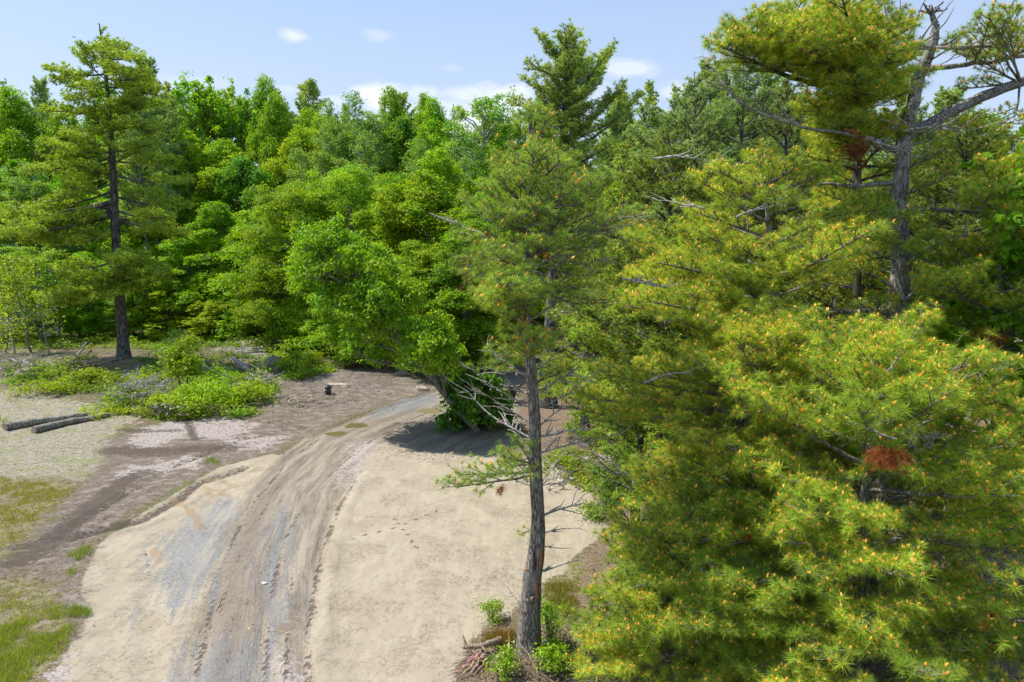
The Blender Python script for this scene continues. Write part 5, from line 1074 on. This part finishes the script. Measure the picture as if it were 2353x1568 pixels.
def rock(name, px, py, size, seed, label, col=(1, 1, 1), cat='rock'):
    rng = RS(seed); p = g3(px, py); n1, n2 = 22, 14; mb = MB()
    th, ph = np.meshgrid(np.linspace(0, 2 * pi, n1, endpoint=False), np.linspace(0.02, pi - .02, n2)); d = np.stack([np.cos(th) * np.sin(ph), np.sin(th) * np.sin(ph), np.cos(ph)], -1)
    r = 1 + .45 * (fbm(d[..., 0] * 1.6 + seed, d[..., 1] * 1.6 + d[..., 2] * 1.3, seed, 4) - .5) * 2
    cuts = sphere_dirs(rng, 9)
    for c in cuts: r = np.minimum(r, .82 / np.maximum(.2, (d @ c)))
    v = d * r[..., None] * np.array(size); i = (np.arange(n2 - 1)[:, None] * n1 + np.arange(n1)[None]); j = (np.arange(n2 - 1)[:, None] * n1 + (np.arange(n1)[None] + 1) % n1)
    mb.add(v.reshape(-1, 3), np.stack([i, i + n1, j + n1, j], -1).reshape(-1, 4), col); o = mb.build(name, M_STONE, None, tuple(p + [0, 0, size[2] * .12])); tag(o, label, cat); return o
rock('boulder', 628, 838, (.62, .4, .40), 41, 'grey boulder with slanted top on the mound, nearest the drooping oaks', (.75, .75, .76))
rock('boulder', 648, 850, (.5, .3, .3), 42, 'small pale boulder touching the slanted boulder')
rock('rock_slab', 548, 806, (2.1, 1.0, .26), 43, 'long low grey rock slab on top of the mound', (.7, .7, .72))
rock('boulder', 322, 874, (.62, .45, .32), 44, 'rounded pale boulder right of the tall pine base', (1.15, 1.08, 1))
rock('boulder', 60, 866, (.75, .5, .42), 45, 'tan boulder under the tangled brush at the left', (1.1, 1, .85))
rock('rock', 968, 897, (.42, .3, .2), 46, 'flat cream rock beside the road before it goes behind the leaves', (1.3, 1.15, 1))
rock('rock', 1019, 856, (.35, .3, .42), 47, 'upright whitish rock at the forest edge above the road', (1.35, 1.3, 1.3))
rock('rock', 781, 884, (.6, .3, .05), 48, 'flat pinkish slab lying behind the bucket', (1.35, 1.15, 1.08))
rock('rock', 1355, 818, (.9, .6, .35), 49, 'pale rock heap in the far clearing behind the spreading pine', (1.3, 1.1, 1.0))
rock('rock', 1440, 800, (1.1, .7, .4), 50, 'pale rocks in the far clearing, right of the other heap', (1.3, 1.1, 1.0))
rock('rock', 925, 862, (.5, .35, .2), 51, 'low grey rock at the forest edge left of the whitish upright rock', (.9, .85, .8))

def log(name, pix, r0, r1, label, m=M_GREY, col=(1, 1, 1), lift=0., stubs=(), cat='log', sides=12, ends=True, endcol=(.55, .45, .36)):
    rng = RS(int(pix[0][0]) + 3); P = [g3(*p[:2]) + np.array([0, 0, (p[2] if len(p) > 2 else 0)]) for p in pix]; P = np.array(P); b = P[0].copy(); n = 16
    t = np.linspace(0, 1, len(P)); s = np.linspace(0, 1, n); Q = np.stack([np.interp(s, t, P[:, i]) for i in range(3)], 1); rad = np.linspace(r0, r1, n); Q[:, 2] += rad * .8 + lift; Q[1:-1] += rng.normal(size=(n - 2, 3)) * r0 * .10
    Q = Q - b; mb = MB(); tube(mb, Q, rad, sides, col=col, rough=.18, rng=rng)
    for (f, az, L, e, r) in stubs:
        T = Skel(); dead_branch(T, rng, Q[int(f * (n - 1))], az, L, e, e + .3, r, 3, .5, .15, 0 if L < .4 else 1); sticks(mb, T.a, T.b, T.ra, T.rb, 4, col=col)
    root = empty(name, tuple(b)); mb.build('trunk', m, root, smooth=True)
    if ends:
        for k, s_ in ((0, -1), (-1, 1)):
            mb = MB(); tg = norm(Q[1] - Q[0]) if k == 0 else norm(Q[-1] - Q[-2]); tube(mb, [Q[k] + tg * s_ * .002, Q[k] + tg * s_ * .008], [rad[k] * .9, rad[k] * .88], sides); mb.build('cut_end', M_ENDS, root)
    tag(root, label, cat); return root
M_ENDS = simple_mat('cut_log_end', (.30, .24, .18), rough=.9, noise=.3, nscale=25)
log('log', [(12, 990), (90, 975), (200, 957)], .17, .11, 'longer weathered grey log lying behind its neighbour on the pale lichen ground', col=(1.25, 1.15, 1.05), stubs=[(.3, .3, .15, .9, .02), (.95, 0, .2, 1, .02)])
log('log', [(78, 996), (150, 978), (252, 958)], .155, .10, 'weathered log lying in front, its right tip crossing its neighbour', col=(1.15, 1.05, .97), stubs=[(.5, .2, .12, 1, .02), (.8, .2, .15, 1, .02)])
log('fallen_branch', [(538, 842, .35), (575, 862, .15), (612, 880)], .13, .09, 'grey fallen trunk with upright dead twigs on the mound, left of the boulders', m=M_DEAD, stubs=[(.3, .5, 1.0, 1.3, .025), (.75, .2, .9, 1.2, .02), (.85, 1.2, .8, 1.1, .02), (.5, -2, .7, .3, .03)], cat='log')
log('fallen_branch', [(455, 846, .2), (514, 868)], .10, .06, 'thin fallen trunk left of the one with upright twigs', m=M_DEAD, stubs=[(.3, .5, .6, 1.0, .02)], cat='log')
log('fallen_branch', [(200, 806, .5), (170, 838, .2), (140, 868)], .055, .075, 'dark straight fallen branch left of the tall pine trunk', m=M_GREY, stubs=[(.2, 0, .6, .6, .02)], cat='branch')
log('fallen_branch', [(232, 836, .2), (265, 830), (300, 822, .1)], .04, .05, 'dark branch leaning against the foot of the tall pine', m=M_GREY, cat='branch')
log('fallen_branch', [(105, 850, .1), (150, 862), (185, 870)], .04, .03, 'thin dark branch lying across the straight fallen branch', m=M_GREY, cat='branch', ends=False)
# driftwood heap at the foot of the foreground pine
DC = (1.1, .82, .62)
log('fallen_branch', [(1066, 1506, .12), (1110, 1506, .14), (1150, 1488, .1)], .035, .055, 'thick barked broken branch beside the foot of the slender foreground pine', m=M_BARK, col=(1.3, 1.1, .9), stubs=[(.1, -.6, .22, .6, .025), (.5, 2.6, .2, -.2, .02)], cat='branch')
log('fallen_branch', [(1169, 1502, .02), (1170, 1472, .12)], .02, .02, 'short pale cut stick at the foot of the slender foreground pine', m=M_DEAD, col=(1.5, 1.35, 1.1), cat='stick', sides=8)
def drift():
    rng = RS(61); b = g3(1100, 1530); root = empty('driftwood_bundle', tuple(b)); tag(root, 'fan of brown splintered driftwood sticks pointing down left at the sand edge', 'driftwood'); mb = MB(); T = Skel()
    for (x0, y0, x1, y1, r) in [(1098, 1520, 1021, 1544, .012), (1104, 1522, 1030, 1562, .017), (1100, 1526, 1050, 1566, .02), (1096, 1516, 1040, 1532, .012), (1112, 1520, 1080, 1560, .022), (1120, 1518, 1075, 1520, .012), (1108, 1512, 1060, 1540, .015), (1112, 1500, 1096, 1530, .022), (1105, 1530, 1065, 1568, .012), (1098, 1528, 1028, 1556, .010), (1118, 1525, 1090, 1562, .012)]:
        a = g3(x0, y0) - b + [0, 0, .12]; c = g3(x1, y1) - b + [0, 0, .03]; n = 7; P = a + (c - a) * np.linspace(0, 1, n)[:, None] + rng.normal(size=(n, 3)) * .018; P[:, 2] = np.maximum(P[:, 2], .02); tube(mb, P, np.linspace(r * 1.2, r * .35, n), 5, col=tuple(k * rng.uniform(.6, 1.15) for k in DC), rough=.3, rng=rng)
    mb.build('sticks', M_DEAD, root, smooth=False)['kind'] = 'stuff'
drift()
# thin saplings at the left edge
def thin_sapling(px0, py0, px1, py1, r, label, seed, leaves=1200):
    rng = RS(seed); b = g3(px0, py0); t = at(px1, py1, b[1]) - b; root = empty('thin_tree', tuple(b)); tag(root, label, 'tree'); S = Skel(); tp = trunk_pts((0, 0, 0), t, 9, .10, rng); tr = np.linspace(r, r * .25, 10)
    mb = MB(); tube(mb, tp, tr, 6)
    for k in range(12):
        z = t[2] * rng.uniform(.25, .95); dead_branch(S, rng, interp(tp, z), rng.uniform(-3, 3), rng.uniform(.8, 1.8), .5, .7, .018, 4, .5, .15)
    sticks(mb, S.a, S.b, S.ra, S.rb, 4); mb.build('trunk', M_ASPEN if seed % 2 else M_GREY, root, smooth=True)
    ends = np.array(S.b)[rng.random(len(S.b)) < .5]; ends = ends[ends[:, 2] > t[2] * .45]; i = rng.integers(0, len(ends), leaves); P = ends[i] + rng.normal(size=(leaves, 3)) * .28
    cb = MB(); leaf_faces(cb, rng, P, np.array([0, 0, .7]) + rng.normal(size=P.shape) * .5, .17, (.28, .42, .04), .7, .3); cb.build('crown', M_LEAF, root)
thin_sapling(34, 812, -6, 600, .07, 'thin leaning grey tree at the very left edge of the picture', 71)
thin_sapling(73, 814, 28, 610, .08, 'thin forked pale tree, second from the left edge', 72)
thin_sapling(112, 812, 85, 690, .05, 'short dark thin leaning stem right of the thin forked tree', 73, 300)
thin_sapling(140, 780, 66, 575, .10, 'thin pale tree with a crooked top left of the tall pine', 75)
thin_sapling(18, 826, 2, 740, .05, 'low thin stem at the left edge in front of the others', 74, 300)
# leafy bushes
def bush(px, py, w, h, n, size, col, label, seed, name='bush', asp=.6, cat='bush', bloom=0):
    rng = RS(seed); b = g3(px, py); root = empty(name, tuple(b)); tag(root, label, cat); mb = MB(); S = []; lobes = []
    for k in range(12):
        az = k * 2.4; q = rng.uniform(.15, .8); t = rng.uniform(.45, 1); c = np.array([sin(az) * w * q, cos(az) * w * q, h * t * (1 - .35 * q)]); lobes.append((c, (w * .30, w * .30, h * .22))); S.append((np.array([c[0] * .1, c[1] * .1, 0]), c))
    a, c_ = zip(*S); sticks(mb, a, c_, .012 + .01 * h, .004, 4); mb.build('stems', M_GREY, root)
    col = tuple(k * f for k, f in zip(col, (.82, .84, .8))); cb = MB(); crown_leaves(cb, rng, lobes, int(n * .8), size * .9, col, asp, .3, sub=.14 + .10 * w); cb.build('leaves', M_LEAF, root)
    if bloom:
        fb = MB(); P = np.array([l[0] for l in lobes])[rng.integers(0, 12, bloom)] + rng.normal(size=(bloom, 3)) * np.array([w * .3, w * .3, h * .12]) + [0, 0, h * .12]
        leaf_faces(fb, rng, P, rng.normal(size=P.shape) * .5 + [0, 0, 1], size * .5, (.8, .8, .76), .9, 0, cvar=.05, yel=0); fb.build('blossoms', M_GRASS, root)
    return root
bush(425, 912, 1.15, 2.6, 4200, .16, (.27, .45, .03), 'tallest bright bush in the middle of the brushy mound, pointed top', 81)
bush(470, 948, 1.6, 1.2, 3200, .14, (.33, .50, .03), 'wide low bush in front of the pointed bush, at the edge of the pale rock', 82)
bush(570, 925, 1.2, .9, 2200, .14, (.36, .52, .03), 'lime bush right of the wide low bush', 83)
bush(390, 955, 1.1, .9, 2400, .13, (.34, .50, .03), 'small bush left of the wide low bush, beside the grey brush', 84)
bush(290, 915, 1.2, .7, 1600, .12, (.24, .36, .08), 'grey green bush full of dead twigs between the logs and the small bush', 85)
bush(110, 905, 1.5, .6, 1900, .13, (.33, .48, .03), 'wide lime bush behind the two logs', 86)
bush(205, 885, .9, .9, 1800, .13, (.30, .46, .03), 'bush between the wide lime bush and the shade of the tall pine', 87)
bush(245, 950, 1.2, .3, 1000, .11, (.40, .54, .03), 'very low lime bush just above the right tips of the logs', 88)
bush(415, 800, 1.0, 1.2, 2400, .14, (.10, .20, .05), 'dark green juniper like bush beside the rock slab', 89, asp=.3)
bush(690, 850, 1.4, .9, 2800, .15, (.34, .52, .03), 'lime bush right of the boulders at the forest edge', 90)
bush(650, 800, 1.3, 1.8, 2800, .18, (.27, .45, .03), 'leafy bush at the forest edge above the boulders', 91)
bush(560, 775, 1.4, 1.9, 2800, .17, (.30, .48, .03), 'leafy bush at the forest edge right behind the rock slab', 92)
bush(300, 778, 1.6, 1.9, 3000, .18, (.24, .42, .035), 'leafy bush behind the trunk of the tall pine', 93)
bush(190, 772, 1.6, 1.6, 3000, .18, (.25, .43, .03), 'leafy bush at the forest edge left of the tall pine trunk', 94)
bush(385, 770, 1.4, 1.5, 2600, .18, (.23, .40, .035), 'leafy bush at the forest edge behind the dark juniper like bush', 95)
bush(1075, 962, .9, 1.1, 2600, .13, (.24, .42, .03), 'leafy bush hiding the foot of the leaning maple at the road bend', 113)
bush(1160, 1552, .28, .38, 520, .055, (.30, .52, .03), 'bramble with white blossoms below the foot of the slender foreground pine', 96, bloom=60)
bush(1262, 1480, .32, .75, 620, .06, (.27, .50, .03), 'leafy plant growing right against the slender foreground pine', 97)
bush(1270, 1545, .38, .4, 560, .07, (.30, .52, .03), 'big leaved plant at the bottom edge right of the slender foreground pine', 98)
bush(1130, 1425, .22, .35, 160, .05, (.30, .48, .04), 'small twiggy plant left of the slender foreground pine at the sand edge', 99)
bush(1400, 1105, .7, .5, 1100, .08, (.30, .48, .03), 'low bush at the right edge of the sand beyond the slender foreground pine', 100)
bush(1300, 1075, .6, .35, 700, .08, (.30, .44, .03), 'low bush among pale twigs right of the slender foreground pine', 111)
bush(1355, 1190, .4, .35, 500, .07, (.26, .46, .03), 'small bush where the sand meets the front pines', 112)
def heather():
    rng = RS(63); b = g3(1155, 1478); root = empty('heather', tuple(b)); tag(root, 'olive and orange tipped heathery tuft left of the foot of the slender foreground pine', 'shrub'); mb = MB(); m = 900
    P = np.stack([rng.normal(size=m) * .15, rng.normal(size=m) * .08, np.zeros(m)], 1); d = np.stack([rng.normal(size=m) * .07, rng.normal(size=m) * .07, rng.uniform(.14, .3, m)], 1); s = np.stack([np.ones(m) * .005, np.zeros(m), np.zeros(m)], 1)
    v = np.stack([P - s, P + s, P + d], 1).reshape(-1, 3); c = np.repeat(np.array([[.17, .23, .03]]) * rng.uniform(.7, 1.2, (m, 1)), 3, 0); c[2::3] = np.array([.42, .22, .05]); mb.add(v, np.arange(3 * m).reshape(-1, 3), c); mb.build('blades', M_GRASS, root)
heather()
# dark upturned root mass behind the foreground pine
def roots():
    rng = RS(64); b = g3(1180, 925); root = empty('root_mass', tuple(b)); tag(root, 'dark upturned root mass on the ground just left of the slender foreground pine', 'tree stump'); mb = MB()
    tube(mb, [(-.1, 0, .0), (-.05, 0, .35), (0, 0, .7)], [.12, .16, .2], 9, rough=.4, rng=rng, col=(.4, .36, .33)); mb.build('stump', M_GREY, root); T = Skel(); mb = MB()
    for k in range(16): dead_branch(T, rng, (0, 0, .7), rng.uniform(-3, 3), rng.uniform(.3, .75), rng.uniform(-.6, .7), rng.uniform(-.9, .6), .035, 4, .5, .4)
    sticks(mb, T.a, T.b, T.ra, T.rb, 5, col=(.35, .31, .28)); mb.build('roots', M_GREY, root)['kind'] = 'stuff'
roots()
# brush piles
def brush(px, py, w, h, n, label, seed, col=(1, 1, 1)):
    rng = RS(seed); b = g3(px, py); root = empty('brush_pile', tuple(b)); tag(root, label, 'brush pile'); T = Skel(); mb = MB()
    for k in range(n): dead_branch(T, rng, (rng.normal() * w * .5, rng.normal() * w * .35, rng.uniform(.05, h * 1.1)), rng.uniform(-3.1, 3.1), rng.uniform(.5, 1.2) * w * .6, rng.uniform(-.1, .9), rng.uniform(-.5, .4), .022, 7, .55, .25)
    P0 = np.array(T.a); P1 = np.array(T.b); P0[:, 2] = np.maximum(P0[:, 2], .01); P1[:, 2] = np.maximum(P1[:, 2], .01); sticks(mb, P0, P1, T.ra, T.rb, 4, col=col); mb.build('twigs', M_DEAD, root)['kind'] = 'stuff'
brush(75, 858, 1.5, .8, 40, 'tangled pale brush pile over the tan boulder at the left', 121, (1.15, 1.1, 1.05))
brush(22, 850, 1.5, .7, 30, 'darker brush pile at the left edge', 122, (.7, .66, .62))
brush(325, 935, 1.5, 1.2, 60, 'fine grey brush pile in front of the rounded boulder', 123, (.85, .85, .82))
brush(385, 965, .9, .6, 22, 'small tangle of pale sticks right of the fine grey brush', 124, (1.0, .95, .9))
brush(1375, 1075, .9, .35, 20, 'pale stick tangle at the right edge of the sand', 125, (1.2, 1.1, 1.05))
brush(470, 862, 1.4, .7, 34, 'grey brush tangle on the shaded side of the mound above the pointed bush', 126, (.8, .76, .72))
brush(590, 895, 1.2, .7, 28, 'pale brush tangle between the fallen trunk and the lime bush', 127, (1.0, .95, .9))
brush(200, 862, 1.2, .6, 28, 'brown brush tangle left of the foot of the tall pine', 128, (.9, .75, .62))
brush(690, 925, .9, .25, 14, 'flat scatter of bleached sticks at the right foot of the brushy mound', 129, (1.2, 1.1, 1.0))
brush(1280, 1120, .6, .25, 12, 'small pale stick tangle at the right edge of the sand, nearest the slender pine', 130, (1.2, 1.1, 1.05))
log('stick', [(508, 1378), (503, 1393), (496, 1406)], .012, .007, 'dark curved stick lying on the track near its left rut', m=M_DEAD, col=(.75, .55, .4), cat='stick', sides=6, ends=False)
log('stick', [(567, 1444), (580, 1449), (593, 1453)], .012, .008, 'pale stick lying across the middle of the track', m=M_DEAD, col=(1.4, 1.1, .7), cat='stick', sides=6, ends=False)
log('stick', [(628, 1451), (648, 1452), (664, 1457)], .008, .006, 'thin pale stick lying beside the small wet patch on the track', m=M_DEAD, col=(1.4, 1.1, .75), cat='stick', sides=6, ends=False)
log('stick', [(553, 1380), (577, 1382)], .007, .005, 'tiny pale stick in the middle of the track, farther than the others', m=M_DEAD, col=(1.3, 1.1, .8), cat='stick', sides=6, ends=False)
log('stick', [(553, 1504), (557, 1490)], .007, .005, 'tiny brown stick on the grey gravel near the bottom edge', m=M_DEAD, col=(1.0, .7, .5), cat='stick', sides=6, ends=False)
def scrap():
    b = g3(607, 1341); mb = MB(); v = [(-.05, -.03, .012), (.05, -.035, .02), (.055, .03, .012), (-.045, .035, .018), (0, 0, .026)]; mb.add(v, [(0, 1, 4), (1, 2, 4), (2, 3, 4), (3, 0, 4)]); mb.add(np.array(v) - [0, 0, .006], [(1, 0, 4), (2, 1, 4), (3, 2, 4), (0, 3, 4)])
    tag(mb.build('paper_scrap', simple_mat('white_scrap', (.75, .75, .74), rough=.6), None, tuple(b)), 'small crumpled white scrap lying on the gravel of the track', 'scrap')
scrap()
# bucket with rim, bail handle and a wrapped lid
def bucket():
    b = g3(754, 906); root = empty('bucket', tuple(b)); tag(root, 'small black bucket standing on the bare dirt bank near the forest edge', 'bucket')
    M = simple_mat('black_plastic', (.022, .025, .032), rough=.28, spec=.6); M2 = simple_mat('bag_plastic', (.03, .035, .045), rough=.15, spec=.8, bump=1, nscale=14); M3 = simple_mat('wire', (.5, .5, .5), rough=.4, metal=1)
    mb = MB(); prof = [(0, .135), (.02, .14), (.30, .155), (.302, .165), (.325, .165), (.327, .158), (.345, .158), (.35, .168), (.365, .168)]
    tube(mb, [(0, 0, z) for z, r in prof], [r for z, r in prof], 28, cap=False); v = [(cos(a) * .135, sin(a) * .135, 0.002) for a in np.linspace(0, 2 * pi, 28, endpoint=False)]; mb.add(v, [list(range(28))]); mb.build('body', M, root)
    rng = RS(5); n1, n2 = 22, 8; th, ph = np.meshgrid(np.linspace(0, 2 * pi, n1, endpoint=False), np.linspace(.05, pi / 2, n2)); d = np.stack([np.cos(th) * np.sin(ph), np.sin(th) * np.sin(ph), np.cos(ph) * .55], -1) * (.155 * (1 + .25 * (vnoise(th * 2.2, ph * 4, 3) - .5)))[..., None]
    d[..., 2] += .33; i = (np.arange(n2 - 1)[:, None] * n1 + np.arange(n1)[None]); j = (np.arange(n2 - 1)[:, None] * n1 + (np.arange(n1)[None] + 1) % n1); mb = MB(); mb.add(d.reshape(-1, 3), np.stack([i, i + n1, j + n1, j], -1).reshape(-1, 4)); mb.build('bag_liner', M2, root)
    mb = MB(); a = np.linspace(0, pi, 12); tube(mb, np.stack([.17 * np.cos(a), -.10 * np.sin(a) - .05, .30 - .10 * np.sin(a)], 1), .005, 5); mb.build('handle', M3, root)
bucket()
# puddles
def puddle(px, py, rx, ry, col, rz=0, rough=.08):
    rng = RS(int(px)); b = g3(px, py); m = simple_mat('muddy_water', col, rough=rough, spec=.6, noise=.1); n = 40; a = np.linspace(0, 2 * pi, n, endpoint=False); r = 1 + .25 * (vnoise(a * 1.2, a * 0, int(px)) - .5) + .12 * np.sin(a * 3 + px)
    x = np.cos(a) * rx * r; y = np.sin(a) * ry * r; X = x * cos(rz) - y * sin(rz); Y = x * sin(rz) + y * cos(rz); z = -.026
    mb = MB(); mb.add(np.stack([X, Y, 0 * X], 1), [list(range(n))]); o = mb.build('puddle', m, None, (b[0], b[1], z)); tag(o, kind='structure')
puddle(820, 978, .42, .42, (.16, .125, .055), .3); puddle(772, 997, .40, .32, (.16, .125, .055), .2); puddle(655, 1443, .15, .20, (.20, .155, .11), .1, .3); puddle(985, 944, .55, .5, (.24, .19, .10), .3, .2)
